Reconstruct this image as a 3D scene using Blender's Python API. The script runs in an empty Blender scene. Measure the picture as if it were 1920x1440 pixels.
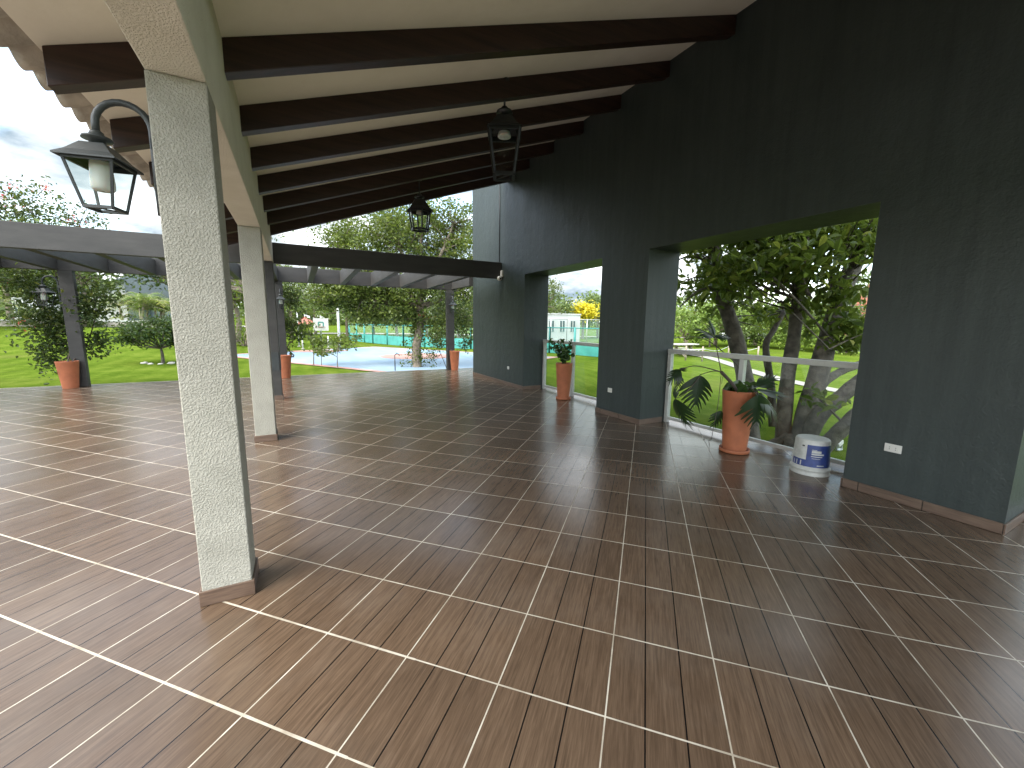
import bpy, math, random
import numpy as np
from mathutils import Matrix, Vector
rng = np.random.default_rng(7); random.seed(7)
SC = bpy.context.scene
R = math.radians
# ------------------------------------------------------------------ camera
H = 1.531; F = 760.3
MB = np.array([[0.8814, -0.4722, 0.0111], [-0.0589, -0.1332, -0.9893], [0.4687, 0.8714, -0.1452]])
def _rot():
    yaw, pitch, roll, A = R(-18.041), R(8.488), R(-0.634), R(136.02)
    f = np.array([math.cos(pitch)*math.sin(yaw), math.cos(pitch)*math.cos(yaw), -math.sin(pitch)])
    r = np.array([math.cos(yaw), -math.sin(yaw), 0]); d = np.cross(f, r); c, s = math.cos(roll), math.sin(roll)
    M = np.array([c*r+s*d, -s*r+c*d, f])
    B = np.array([[math.sin(A), -math.cos(A), 0], [math.cos(A), math.sin(A), 0], [0, 0, 1]])
    return M @ B.T
MB = _rot()
cd = bpy.data.cameras.new('camera'); cam = bpy.data.objects.new('camera', cd); SC.collection.objects.link(cam)
cd.sensor_width = 36; cd.lens = 36*F/1920; cd.clip_start = .05; cd.clip_end = 2000
mw = np.eye(4); mw[:3, 0] = MB[0]; mw[:3, 1] = -MB[1]; mw[:3, 2] = -MB[2]; mw[2, 3] = H
cam.matrix_world = Matrix(mw.tolist()); SC.camera = cam
# ------------------------------------------------------------------ sky, sun, exposure
W = bpy.data.worlds.new('World'); SC.world = W; W.use_nodes = True
SUN_EL, SUN_AZ = 52, 250      # azimuth measured from +y clockwise
def world():
    nt = W.node_tree; n = nt.nodes; l = nt.links; n.clear()
    out = n.new('ShaderNodeOutputWorld'); bg = n.new('ShaderNodeBackground'); l.new(bg.outputs[0], out.inputs[0])
    sky = n.new('ShaderNodeTexSky'); sky.sky_type = 'NISHITA'; sky.sun_disc = False
    sky.sun_elevation = R(SUN_EL); sky.sun_rotation = R(SUN_AZ); sky.air_density = 1.2; sky.dust_density = 1.5
    tc = n.new('ShaderNodeTexCoord'); mp = n.new('ShaderNodeMapping'); mp.inputs['Scale'].default_value = (1, 1, 2.6); mp.inputs['Location'].default_value = (.7, .3, .2)
    l.new(tc.outputs['Generated'], mp.inputs[0])
    a = n.new('ShaderNodeTexNoise'); a.inputs['Scale'].default_value = 2.6; a.inputs['Detail'].default_value = 9; a.inputs['Roughness'].default_value = .55; a.inputs['Distortion'].default_value = .35
    b = n.new('ShaderNodeTexNoise'); b.inputs['Scale'].default_value = 4.5; b.inputs['Detail'].default_value = 8; b.inputs['Roughness'].default_value = .55
    l.new(mp.outputs[0], a.inputs[0]); l.new(mp.outputs[0], b.inputs[0])
    ra = n.new('ShaderNodeValToRGB'); ra.color_ramp.elements[0].position = .34; ra.color_ramp.elements[1].position = .52
    l.new(a.outputs[0], ra.inputs[0])
    rb = n.new('ShaderNodeValToRGB'); e = rb.color_ramp.elements
    e.new(.5); e[0].position = .38; e[0].color = (.85, 1.12, 1.35, 1); e[1].position = .50; e[1].color = (2.3, 2.5, 2.65, 1); e[2].position = .66; e[2].color = (6.6, 6.8, 6.9, 1)
    l.new(b.outputs[0], rb.inputs[0])
    # cloud brightness raised behind the camera (-y) to light the porch, lowered ahead (+y)
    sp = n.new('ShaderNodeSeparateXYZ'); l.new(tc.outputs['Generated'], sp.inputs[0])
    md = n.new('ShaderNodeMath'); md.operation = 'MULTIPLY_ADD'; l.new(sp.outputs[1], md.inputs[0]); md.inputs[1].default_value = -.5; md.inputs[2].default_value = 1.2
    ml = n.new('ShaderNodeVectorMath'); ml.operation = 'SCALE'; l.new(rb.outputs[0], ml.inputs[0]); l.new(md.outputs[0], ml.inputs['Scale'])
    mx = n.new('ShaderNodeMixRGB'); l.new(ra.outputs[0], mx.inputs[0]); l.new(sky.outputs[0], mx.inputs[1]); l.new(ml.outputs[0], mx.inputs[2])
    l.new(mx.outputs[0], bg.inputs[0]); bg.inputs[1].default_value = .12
world()
sd = bpy.data.lights.new('sun', 'SUN'); sd.energy = 1.5; sd.angle = R(50); sd.color = (1, .95, .88)
so = bpy.data.objects.new('sun', sd); SC.collection.objects.link(so)
az = R(SUN_AZ); el = R(SUN_EL)
sv = Vector((math.sin(az)*math.cos(el), math.cos(az)*math.cos(el), math.sin(el)))
so.rotation_euler = sv.to_track_quat('Z', 'Y').to_euler(); so.location = sv*30
SC.view_settings.view_transform = 'Standard'; SC.view_settings.look = 'None'; SC.view_settings.gamma = 1
SC.view_settings.exposure = 2.55
SC.render.engine = 'CYCLES'
SC.cycles.max_bounces = 10; SC.cycles.diffuse_bounces = 5; SC.cycles.transparent_max_bounces = 16
try: SC.cycles.use_denoising = True
except Exception: pass
# ------------------------------------------------------------------ measuring helpers (photo pixel + known plane -> metres)
O3 = np.array([0, 0, H])
def ray(u, v): return MB.T @ np.array([(u-960)/F, (v-720)/F, 1])
def at(u, v, x=None, y=None, z=None, d=None):
    r = ray(u, v)
    t = (x/r[0]) if x is not None else (y/r[1]) if y is not None else ((z-H)/r[2]) if z is not None else d
    return O3 + t*r
# ------------------------------------------------------------------ materials
MATS = {}
class NT:
    def __init__(s, name):
        s.m = bpy.data.materials.new(name); s.m.use_nodes = True; s.t = s.m.node_tree; s.n = s.t.nodes; s.l = s.t.links
        s.bsdf = s.n['Principled BSDF']; s.out = s.n['Material Output']; s.tc = s.n.new('ShaderNodeTexCoord')
    def node(s, typ, ins=None, **kw):
        nd = s.n.new(typ)
        for k, v in kw.items(): setattr(nd, k, v)
        for k, v in (ins or {}).items():
            if isinstance(v, bpy.types.NodeSocket): s.l.new(v, nd.inputs[k])
            else: nd.inputs[k].default_value = v
        return nd
    def math(s, op, a, b=0.0, c=None):
        i = {0: a, 1: b}
        if c is not None: i[2] = c
        return s.node('ShaderNodeMath', i, operation=op).outputs[0]
    def noise(s, scale, detail=4, rough=.5, vec=None, dist=0):
        return s.node('ShaderNodeTexNoise', {'Vector': vec or s.tc.outputs['Object'], 'Scale': scale, 'Detail': detail, 'Roughness': rough, 'Distortion': dist}).outputs[0]
    def map(s, scale=(1, 1, 1), vec=None, rot=(0, 0, 0)):
        return s.node('ShaderNodeMapping', {'Vector': vec or s.tc.outputs['Object'], 'Scale': scale, 'Rotation': rot}).outputs[0]
    def ramp(s, fac, stops):
        r = s.n.new('ShaderNodeValToRGB'); e = r.color_ramp.elements
        while len(e) < len(stops): e.new(.5)
        for i, (p, c) in enumerate(stops): e[i].position = p; e[i].color = (*c, 1)
        s.l.new(fac, r.inputs[0]); return r.outputs[0]
    def mix(s, f, a, b, typ='MIX'):
        def c(v): return (*v, 1) if isinstance(v, tuple) and len(v) == 3 else v
        return s.node('ShaderNodeMixRGB', {0: f, 1: c(a), 2: c(b)}, blend_type=typ).outputs[0]
    def set(s, **kw):
        for k, v in kw.items():
            k = {'color': 'Base Color', 'rough': 'Roughness', 'metal': 'Metallic', 'normal': 'Normal', 'spec': 'Specular IOR Level', 'coat': 'Coat Weight', 'coatr': 'Coat Roughness', 'ior': 'IOR'}[k]
            if isinstance(v, bpy.types.NodeSocket): s.l.new(v, s.bsdf.inputs[k])
            else: s.bsdf.inputs[k].default_value = (*v, 1) if isinstance(v, tuple) else v
        return s.m
    def bump(s, h, dist=.01, strength=1, nrm=None):
        i = {'Height': h, 'Distance': dist, 'Strength': strength}
        if nrm: i['Normal'] = nrm
        return s.node('ShaderNodeBump', i).outputs[0]
def plain(name, col, rough=.6, var=.15, scale=6, bump=0, metal=0, bscale=60, spec=.5, stain=0):
    t = NT(name); n = t.noise(scale, 5)
    lo = tuple(c*(1-var) for c in col); hi = tuple(min(1, c*(1+var)) for c in col)
    c = t.ramp(n, [(.3, lo), (.7, hi)])
    if stain: c = t.mix(t.math('MULTIPLY', t.ramp(t.noise(scale*.35, 6, .65), [(.5, (0, 0, 0)), (.75, (1, 1, 1))]), stain), c, tuple(x*.45 for x in col))
    t.set(color=c, rough=rough, metal=metal, spec=spec)
    if bump: t.set(normal=t.bump(t.noise(bscale, 3), bump))
    return t.m
def foliage(name, c1, c2, c3=None, trans=.35, rough=.45):
    """per-leaf colour from the face attribute 'rnd'"""
    t = NT(name); a = t.node('ShaderNodeAttribute', attribute_name='rnd').outputs['Fac']
    st = [(0, c1), (.7, c2)] + ([(1, c3)] if c3 else [])
    c = t.ramp(a, st)
    t.set(color=c, rough=rough, spec=.35)
    tr = t.node('ShaderNodeBsdfTranslucent', {'Color': t.mix(.45, c, (.22, .29, .045), 'MIX') })
    ms = t.node('ShaderNodeMixShader', {0: trans, 1: t.bsdf.outputs[0], 2: tr.outputs[0]})
    t.l.new(ms.outputs[0], t.out.inputs[0]); return t.m
def floor_mat():
    t = NT('floor_tile'); A = R(136.02); org = (-.584, 2.031)
    A_ = A
    P = t.tc.outputs['Object']
    sub = t.node('ShaderNodeVectorMath', {0: P, 1: (org[0], org[1], 0)}, operation='SUBTRACT').outputs[0]
    tx = t.math('DIVIDE', t.node('ShaderNodeVectorMath', {0: sub, 1: (math.sin(A), math.cos(A), 0)}, operation='DOT_PRODUCT').outputs['Value'], .45)
    ty = t.math('DIVIDE', t.node('ShaderNodeVectorMath', {0: sub, 1: (-math.cos(A), math.sin(A), 0)}, operation='DOT_PRODUCT').outputs['Value'], .45)
    fx = t.math('FRACT', tx); fy = t.math('FRACT', ty)
    ix = t.math('FLOOR', tx); iy = t.math('FLOOR', ty)
    cell = t.node('ShaderNodeCombineXYZ', {0: ix, 1: iy}).outputs[0]
    wn = t.node('ShaderNodeTexWhiteNoise', {'Vector': cell}, noise_dimensions='3D')
    rnd = wn.outputs['Value']; rc = t.node('ShaderNodeSeparateXYZ', {0: wn.outputs['Color']})
    ex = t.math('SUBTRACT', .5, t.math('ABSOLUTE', t.math('SUBTRACT', fx, .5)))
    ey = t.math('SUBTRACT', .5, t.math('ABSOLUTE', t.math('SUBTRACT', fy, .5)))
    # the older, wider joints beside the first column
    near = t.math('LESS_THAN', t.math('ABSOLUTE', t.math('SUBTRACT', ty, .5)), .6)
    nx = t.math('LESS_THAN', tx, 2.1)
    wob = t.math('MULTIPLY', t.noise(9, 4), .006)
    wy = t.math('ADD', t.math('ADD', .0072, t.math('MULTIPLY', t.math('MULTIPLY', near, nx), .004)), wob)
    wy = t.math('SUBTRACT', wy, .0025)
    gx = t.math('LESS_THAN', ex, t.math('ADD', .0052, t.math('MULTIPLY', wob, .4))); gy = t.math('LESS_THAN', ey, wy)
    grout = t.math('MAXIMUM', gx, gy)
    l1 = t.math('LESS_THAN', t.math('ABSOLUTE', t.math('SUBTRACT', fx, .3333)), .0062)
    l2 = t.math('LESS_THAN', t.math('ABSOLUTE', t.math('SUBTRACT', fx, .6667)), .0062)
    seam = t.math('MAXIMUM', l1, l2)
    plank = t.math('FLOOR', t.math('MULTIPLY', fx, 3))
    gv = t.node('ShaderNodeCombineXYZ', {0: t.math('MULTIPLY', tx, 34), 1: t.math('MULTIPLY', ty, 1.6), 2: t.math('ADD', t.math('MULTIPLY', rnd, 37), t.math('MULTIPLY', plank, 5))}).outputs[0]
    g1 = t.noise(1.1, 6, .6, gv, .4)
    gv2 = t.node('ShaderNodeCombineXYZ', {0: t.math('MULTIPLY', tx, 90), 1: t.math('MULTIPLY', ty, 5), 2: rnd}).outputs[0]
    g2 = t.noise(1, 3, .5, gv2)
    gr = t.math('ADD', t.math('MULTIPLY', g1, .65), t.math('MULTIPLY', g2, .35))
    col = t.ramp(gr, [(.30, (.053, .035, .0225)), (.5, (.092, .061, .039)), (.70, (.130, .089, .059))])
    tone = t.math('ADD', .86, t.math('MULTIPLY', rc.outputs[0], .28))
    col = t.mix(1.0, col, t.node('ShaderNodeCombineColor', {0: tone, 1: tone, 2: tone}).outputs[0], 'MULTIPLY')
    dust = t.ramp(t.noise(1.3, 7, .62), [(.48, (0, 0, 0)), (.8, (1, 1, 1))])
    col = t.mix(t.math('MULTIPLY', dust, .2), col, (.22, .20, .175))
    col = t.mix(seam, col, (.004, .003, .003))
    gcol = t.ramp(t.noise(5, 5, .6), [(.35, (.24, .205, .15)), (.6, (.46, .43, .36))])
    col = t.mix(grout, col, gcol)
    rg = t.math('ADD', .15, t.math('MULTIPLY', t.noise(2.2, 6, .6), .13))
    rg = t.math('ADD', rg, t.math('MULTIPLY', rc.outputs[1], .03))
    rg = t.math('ADD', rg, t.math('MULTIPLY', grout, .5))
    tilt = t.math('ADD', t.math('MULTIPLY', t.math('SUBTRACT', rc.outputs[1], .5), fx), t.math('MULTIPLY', t.math('SUBTRACT', rc.outputs[2], .5), fy))
    h = t.math('ADD', t.math('MULTIPLY', tilt, .0007), t.math('MULTIPLY', g1, .00035))
    h = t.math('ADD', h, t.math('MULTIPLY', t.math('MAXIMUM', grout, seam), -.0012))
    h = t.math('ADD', h, t.math('MULTIPLY', t.noise(3.2, 2), .0008))
    return t.set(color=col, rough=rg, normal=t.bump(h, 1.0, .8), spec=.55)
def build_mats():
    M = MATS
    M['floor'] = floor_mat()
    t = NT('skirting_tile'); g = t.noise(1, 5, .6, t.map((6, 6, 60)))
    M['skirt'] = t.set(color=t.ramp(g, [(.3, (.075, .046, .032)), (.7, (.15, .10, .07))]), rough=.35)
    t = NT('dark_wall_paint'); n = t.noise(1, 7, .72, t.map((11, 11, .6))); n2 = t.noise(1.3, 7, .65)
    sc = t.ramp(t.noise(2.2, 9, .75, None, .6), [(.58, (0, 0, 0)), (.72, (1, 1, 1))])
    c = t.ramp(t.math('ADD', t.math('MULTIPLY', n, .6), t.math('MULTIPLY', n2, .4)), [(.34, (.0185, .0265, .0255)), (.66, (.036, .047, .0445))])
    c = t.mix(t.math('MULTIPLY', sc, .3), c, (.05, .056, .052))
    M['wall'] = t.set(color=c, rough=t.math('ADD', .36, t.math('MULTIPLY', n2, .3)), spec=.42, normal=t.bump(t.math('ADD', t.noise(55, 4, .6), t.math('MULTIPLY', t.noise(7, 3), 2.0)), .005, .7))
    t = NT('stucco'); a = t.noise(112, 2, .5, None, .1); h = t.ramp(a, [(.38, (0, 0, 0)), (.66, (1, 1, 1))])
    c = t.ramp(t.noise(5, 6, .6), [(.3, (.315, .308, .262)), (.7, (.392, .382, .33))])
    c = t.mix(t.math('MULTIPLY', t.math('SUBTRACT', 1, h), .22), c, (.24, .235, .2))
    h2 = t.math('ADD', h, t.math('MULTIPLY', t.noise(130, 3), .35))
    M['stucco'] = t.set(color=c, rough=.85, spec=.2, normal=t.bump(h2, .006, .65))
    t = NT('beam_render'); h = t.ramp(t.noise(112, 2, .5), [(.38, (0, 0, 0)), (.66, (1, 1, 1))])
    M['beam'] = t.set(color=t.ramp(t.noise(3, 6, .6), [(.3, (.68, .65, .55)), (.7, (.78, .75, .65))]), rough=.85, spec=.2, normal=t.bump(h, .006, .65))
    t = NT('painted_plaster'); c = t.ramp(t.noise(2.2, 6, .6), [(.3, (.80, .775, .67)), (.72, (.88, .855, .75))])
    c = t.mix(t.math('MULTIPLY', t.ramp(t.noise(1.1, 8, .7), [(.55, (0, 0, 0)), (.8, (1, 1, 1))]), .3), c, (.42, .38, .28))
    M['ceiling'] = t.set(color=c, rough=.85, spec=.2, normal=t.bump(t.noise(14, 4), .004, .5))
    t = NT('varnished_timber'); g = t.noise(1, 6, .65, t.map((1.2, 22, 22)), .3)
    c = t.ramp(g, [(.3, (.009, .004, .003)), (.7, (.040, .018, .012))])
    M['timber'] = t.set(color=c, rough=.42, spec=.4, normal=t.bump(g, .002, .6))
    t = NT('pergola_paint'); g = t.noise(1, 6, .6, t.map((2, 2, 9))); c = t.ramp(g, [(.3, (.026, .0255, .024)), (.7, (.044, .042, .039))])
    M['pergola'] = t.set(color=c, rough=.6, normal=t.bump(t.noise(70, 3), .002, .6))
    M['terracotta'] = plain('terracotta', (.36, .115, .05), .62, .14, 9, .002, stain=.25)
    M['soil'] = plain('soil', (.05, .035, .025), .95, .4, 40, .01)
    M['iron'] = plain('black_iron', (.010, .012, .013), .42, .3, 20)
    M['irongrey'] = plain('weathered_iron', (.028, .034, .035), .5, .25, 14)
    M['alu'] = plain('painted_aluminium', (.46, .46, .44), .35, .08, 12, metal=.15)
    M['white'] = plain('white_plastic', (.6, .59, .55), .35, .03)
    M['hole'] = plain('socket_slot', (.03, .03, .03), .6, 0)
    M['bucketwhite'] = plain('scuffed_white_plastic', (.45, .45, .42), .45, .1, 25, stain=.55)
    M['blue'] = plain('printed_blue_label', (.025, .045, .17), .4, .2, 22, stain=.3)
    M['tile'] = plain('clay_roof_tile', (.42, .39, .33), .85, .3, 7, .004, stain=.4)
    M['red_tile'] = plain('red_roof_tile', (.28, .10, .065), .85, .25, 3, .004)
    M['whitewall'] = plain('white_render', (.50, .51, .50), .8, .06, 1.5, stain=.12)
    M['greywall'] = plain('grey_render', (.11, .14, .16), .7, .15, .8, stain=.2)
    M['stone'] = plain('rubble_stone', (.34, .31, .27), .9, .45, 3.5, .02, bscale=5)
    M['rock'] = plain('pale_rock', (.42, .41, .38), .9, .2, 6, .01)
    M['window'] = plain('window_glass', (.04, .06, .07), .08, .1)
    M['bark'] = plain('bark', (.16, .13, .10), .9, .4, 9, .012, bscale=30)
    M['barkgrey'] = plain('smooth_grey_bark', (.105, .092, .074), .85, .55, 7, .02, bscale=22, stain=.7)
    M['barkdark'] = plain('dark_stem', (.06, .045, .035), .8, .3, 9)
    M['teal'] = plain('teal_paint', (.03, .22, .20), .5, .15, 5)
    M['screen'] = plain('teal_windscreen', (.05, .27, .25), .8, .2, 2)
    M['galv'] = plain('galvanised_steel', (.5, .52, .52), .4, .15, 8, metal=.3)
    M['paving'] = plain('pale_paving', (.27, .26, .23), .85, .12, 1.2)
    M['concrete'] = plain('concrete_edge', (.36, .34, .31), .8, .2, 3, .004)
    M['woodgrey'] = plain('weathered_wood', (.3, .25, .2), .8, .25, 6)
    t = NT('court_paint'); n = t.noise(.5, 8, .7, t.map((1, .35, 1))); 
    c = t.ramp(n, [(.3, (.14, .22, .32)), (.5, (.20, .30, .40)), (.75, (.32, .40, .46))])
    M['court'] = t.set(color=c, rough=.5, normal=t.bump(t.noise(30, 3), .003, .4))
    M['courtpink'] = plain('court_pink_paint', (.38, .20, .16), .55, .25, 1.6)
    t = NT('lawn'); a = t.noise(.5, 8, .7); b = t.noise(7, 9, .8, t.map((1, .45, 1))); c2 = t.noise(40, 4, .7)
    mow = t.node('ShaderNodeTexWave', {'Vector': t.tc.outputs['Object'], 'Scale': .45, 'Distortion': 2.5, 'Detail': 3}).outputs['Fac']
    f = t.math('ADD', t.math('ADD', t.math('MULTIPLY', a, .4), t.math('MULTIPLY', b, .35)), t.math('ADD', t.math('MULTIPLY', c2, .2), t.math('MULTIPLY', mow, .05)))
    c = t.ramp(f, [(.36, (.036, .068, .007)), (.5, (.076, .118, .014)), (.64, (.135, .172, .030))])
    c = t.mix(t.ramp(t.noise(.16, 6, .6), [(.56, (0, 0, 0)), (.76, (.5, .5, .5))]), c, (.13, .12, .045))
    M['lawn'] = t.set(color=c, rough=1.0, spec=0, normal=t.bump(t.math('ADD', b, c2), .03, .8))
    # clear pane: a little reflection, the rest passes
    t = NT('clear_glass'); tr = t.node('ShaderNodeBsdfTransparent', {'Color': (.93, .96, .94, 1)}); gl = t.node('ShaderNodeBsdfGlossy', {'Roughness': .03})
    lw = t.node('ShaderNodeLayerWeight', {'Blend': .5}); fr = t.math('ADD', .025, t.math('MULTIPLY', t.math('POWER', lw.outputs['Facing'], 5), .6)); ms = t.node('ShaderNodeMixShader', {0: fr, 1: tr.outputs[0], 2: gl.outputs[0]})
    t.l.new(ms.outputs[0], t.out.inputs[0]); M['glass'] = t.m
    t = NT('frosted_globe'); t.set(color=(.55, .56, .53), rough=.4); t.bsdf.inputs['Subsurface Weight'].default_value = .3; M['globe'] = t.m
    # wire mesh: real gaps drawn by the weave of the fabric itself
    t = NT('chain_link'); P = t.tc.outputs['Object']; s = t.node('ShaderNodeSeparateXYZ', {0: P})
    hh = t.math('ADD', t.math('MULTIPLY', s.outputs[0], .77), t.math('MULTIPLY', s.outputs[1], -.63))
    d1 = t.math('FRACT', t.math('MULTIPLY', t.math('ADD', hh, s.outputs[2]), 14)); d2 = t.math('FRACT', t.math('MULTIPLY', t.math('SUBTRACT', hh, s.outputs[2]), 14))
    wv = t.math('MAXIMUM', t.math('LESS_THAN', d1, .09), t.math('LESS_THAN', d2, .09))
    t.set(color=(.25, .42, .4), rough=.5)
    tr = t.node('ShaderNodeBsdfTransparent'); ms = t.node('ShaderNodeMixShader', {0: wv, 1: tr.outputs[0], 2: t.bsdf.outputs[0]})
    t.l.new(ms.outputs[0], t.out.inputs[0]); M['mesh'] = t.m
    M['leaf_tree'] = foliage('broad_tree_leaf', (0.035, 0.060, 0.014), (0.098, 0.135, 0.025), (0.205, 0.234, 0.054), .38)
    M['leaf_ficus'] = foliage('glossy_fig_leaf', (.034, .068, .012), (.105, .150, .022), (.27, .29, .05), .5, .32)
    M['leaf_vine'] = foliage('vine_leaf', (0.022, 0.047, 0.014), (0.055, 0.086, 0.020), (0.140, 0.156, 0.031), .3)
    M['leaf_dark'] = foliage('dark_round_leaf', (0.014, 0.035, 0.011), (0.031, 0.066, 0.017), (0.070, 0.109, 0.031), .25, .4)
    M['leaf_light'] = foliage('pale_tree_leaf', (0.101, 0.173, 0.030), (0.182, 0.264, 0.051), (0.304, 0.365, 0.091), .4)
    M['leaf_far'] = foliage('distant_leaf', (0.065, 0.109, 0.032), (0.128, 0.180, 0.051), (0.219, 0.269, 0.090), .3)
    M['leaf_yellow'] = foliage('yellow_blossom', (.55, .45, .02), (.75, .62, .03), (.5, .5, .05), .3)
    M['leaf_red'] = foliage('red_bract', (.5, .04, .05), (.7, .12, .12), (.6, .2, .25), .3)
    M['leaf_orange'] = foliage('orange_blossom', (.6, .10, .04), (.75, .2, .08), None, .3)
    M['palm'] = foliage('palm_leaflet', (0.074, 0.136, 0.022), (0.180, 0.263, 0.042), (0.443, 0.443, 0.074), .35)
    M['leaf_mon'] = foliage('monstera_leaf', (0.008, 0.020, 0.008), (0.014, 0.033, 0.011), (0.023, 0.047, 0.016), .12, .28)
    M['leaf_zz'] = foliage('waxy_leaf', (0.017, 0.047, 0.012), (0.035, 0.078, 0.020), (0.078, 0.133, 0.031), .2, .25)
build_mats()
# ------------------------------------------------------------------ mesh helpers
COL = SC.collection
class G:
    """collects vertices and faces for one mesh"""
    def __init__(s): s.v = []; s.f = []; s.n = 0; s.r = []; s.sm = []
    def add(s, v, f, rnd=None, smooth=False):
        v = np.asarray(v, float).reshape(-1, 3)
        s.v.append(v); s.f += [tuple(int(i)+s.n for i in q) for q in f]; s.n += len(v)
        s.r += list(rnd) if rnd is not None else [0.5]*len(f); s.sm += [smooth]*len(f)
    def box(s, a, b):
        x0, y0, z0 = a; x1, y1, z1 = b
        s.add([(x0, y0, z0), (x1, y0, z0), (x1, y1, z0), (x0, y1, z0), (x0, y0, z1), (x1, y0, z1), (x1, y1, z1), (x0, y1, z1)],
              [(3, 2, 1, 0), (4, 5, 6, 7), (0, 1, 5, 4), (1, 2, 6, 5), (2, 3, 7, 6), (3, 0, 4, 7)])
    def bar(s, p, q, w, h, up=(0, 0, 1)):
        p = np.array(p, float); q = np.array(q, float); d = (q-p)/np.linalg.norm(q-p); u = np.array(up, float)
        if abs(d @ u) > .95: u = np.array([1., 0, 0])
        a = np.cross(d, u); a /= np.linalg.norm(a); b = np.cross(a, d); a = a*w/2; b = b*h/2
        s.add([p-a-b, p+a-b, p+a+b, p-a+b, q-a-b, q+a-b, q+a+b, q-a+b], [(0, 3, 2, 1), (4, 5, 6, 7), (0, 1, 5, 4), (1, 2, 6, 5), (2, 3, 7, 6), (3, 0, 4, 7)])
    def tube(s, pts, rad, k=8, cap=True):
        pts = np.array(pts, float); n = len(pts); rad = np.full(n, rad) if np.isscalar(rad) else np.array(rad, float)
        tg = np.gradient(pts, axis=0); tg /= np.linalg.norm(tg, axis=1)[:, None]+1e-9
        u = np.array([0, 0, 1.]) if abs(tg[0][2]) < .9 else np.array([1., 0, 0]); V = []
        for i in range(n):
            a = u-tg[i]*(u@tg[i]); a /= np.linalg.norm(a)+1e-9; u = a; b = np.cross(tg[i], a)
            th = np.linspace(0, 2*np.pi, k, endpoint=False)
            V.append(pts[i]+rad[i]*(np.cos(th)[:, None]*a+np.sin(th)[:, None]*b))
        f = [(i*k+j, i*k+(j+1) % k, (i+1)*k+(j+1) % k, (i+1)*k+j) for i in range(n-1) for j in range(k)]
        if cap: f += [tuple(range(k-1, -1, -1)), tuple((n-1)*k+j for j in range(k))]
        s.add(np.concatenate(V), f, smooth=True)
    def lathe(s, prof, c=(0, 0, 0), k=32, rot=0, smooth=True, caps=True):
        c = np.array(c, float); th = np.linspace(0, 2*np.pi, k, endpoint=False)+rot
        V = [np.stack([r*np.cos(th), r*np.sin(th), np.full(k, z)], 1)+c for r, z in prof]; n = len(prof)
        f = [(i*k+j, i*k+(j+1) % k, (i+1)*k+(j+1) % k, (i+1)*k+j) for i in range(n-1) for j in range(k)]
        if caps: f += [tuple(range(k-1, -1, -1)), tuple((n-1)*k+j for j in range(k))]
        s.add(np.concatenate(V), f, smooth=smooth)
    def build(s, name, mat, parent=None, bevel=0, loc=None):
        me = bpy.data.meshes.new(name)
        v = np.concatenate(s.v) if s.v else np.zeros((0, 3))
        if loc is not None: v = v-np.array(loc)
        me.from_pydata(v.tolist(), [], s.f); me.update()
        me.polygons.foreach_set('use_smooth', np.array(s.sm, bool))
        at_ = me.attributes.new('rnd', 'FLOAT', 'FACE'); at_.data.foreach_set('value', np.array(s.r, np.float32))
        me.materials.append(MATS[mat] if isinstance(mat, str) else mat)
        o = bpy.data.objects.new(name, me); COL.objects.link(o)
        if parent is not None: o.parent = parent; o.matrix_parent_inverse = Matrix.Identity(4)
        if loc is not None: o.location = Vector(loc) - (parent.location if parent is not None and parent.parent is None else Vector((0, 0, 0)))
        elif parent is not None:
            p = parent; off = Vector((0, 0, 0))
            while p is not None: off += p.location; p = p.parent
            o.location = -off
        if bevel:
            m = o.modifiers.new('bevel', 'BEVEL'); m.width = bevel; m.segments = 2; m.limit_method = 'ANGLE'; m.angle_limit = R(40)
        return o
def tag(o, label, cat, group=None, kind=None):
    o['label'] = label; o['category'] = cat
    if group: o['group'] = group
    if kind: o['kind'] = kind
    return o
def struct(o, label, cat): return tag(o, label, cat, None, 'structure')
def thing(name, label, cat, loc, group=None):
    o = bpy.data.objects.new(name, None); COL.objects.link(o); o.location = Vector([float(c) for c in loc]); o.empty_display_size = .1
    return tag(o, label, cat, group)
def copy_tree(o, parent=None):
    c = o.copy(); COL.objects.link(c)
    if parent is not None: c.parent = parent
    for ch in list(o.children): copy_tree(ch, c)
    return c
def bez(p, n=16):
    """smooth curve through points"""
    p = np.array(p, float); m = len(p); t = np.linspace(0, m-1, n); out = []
    for x in t:
        i = min(int(x), m-2); f = x-i; a = p[max(i-1, 0)]; b = p[i]; c = p[i+1]; d = p[min(i+2, m-1)]
        out.append(.5*((2*b)+(-a+c)*f+(2*a-5*b+4*c-d)*f*f+(-a+3*b-3*c+d)*f**3))
    return np.array(out)
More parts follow.
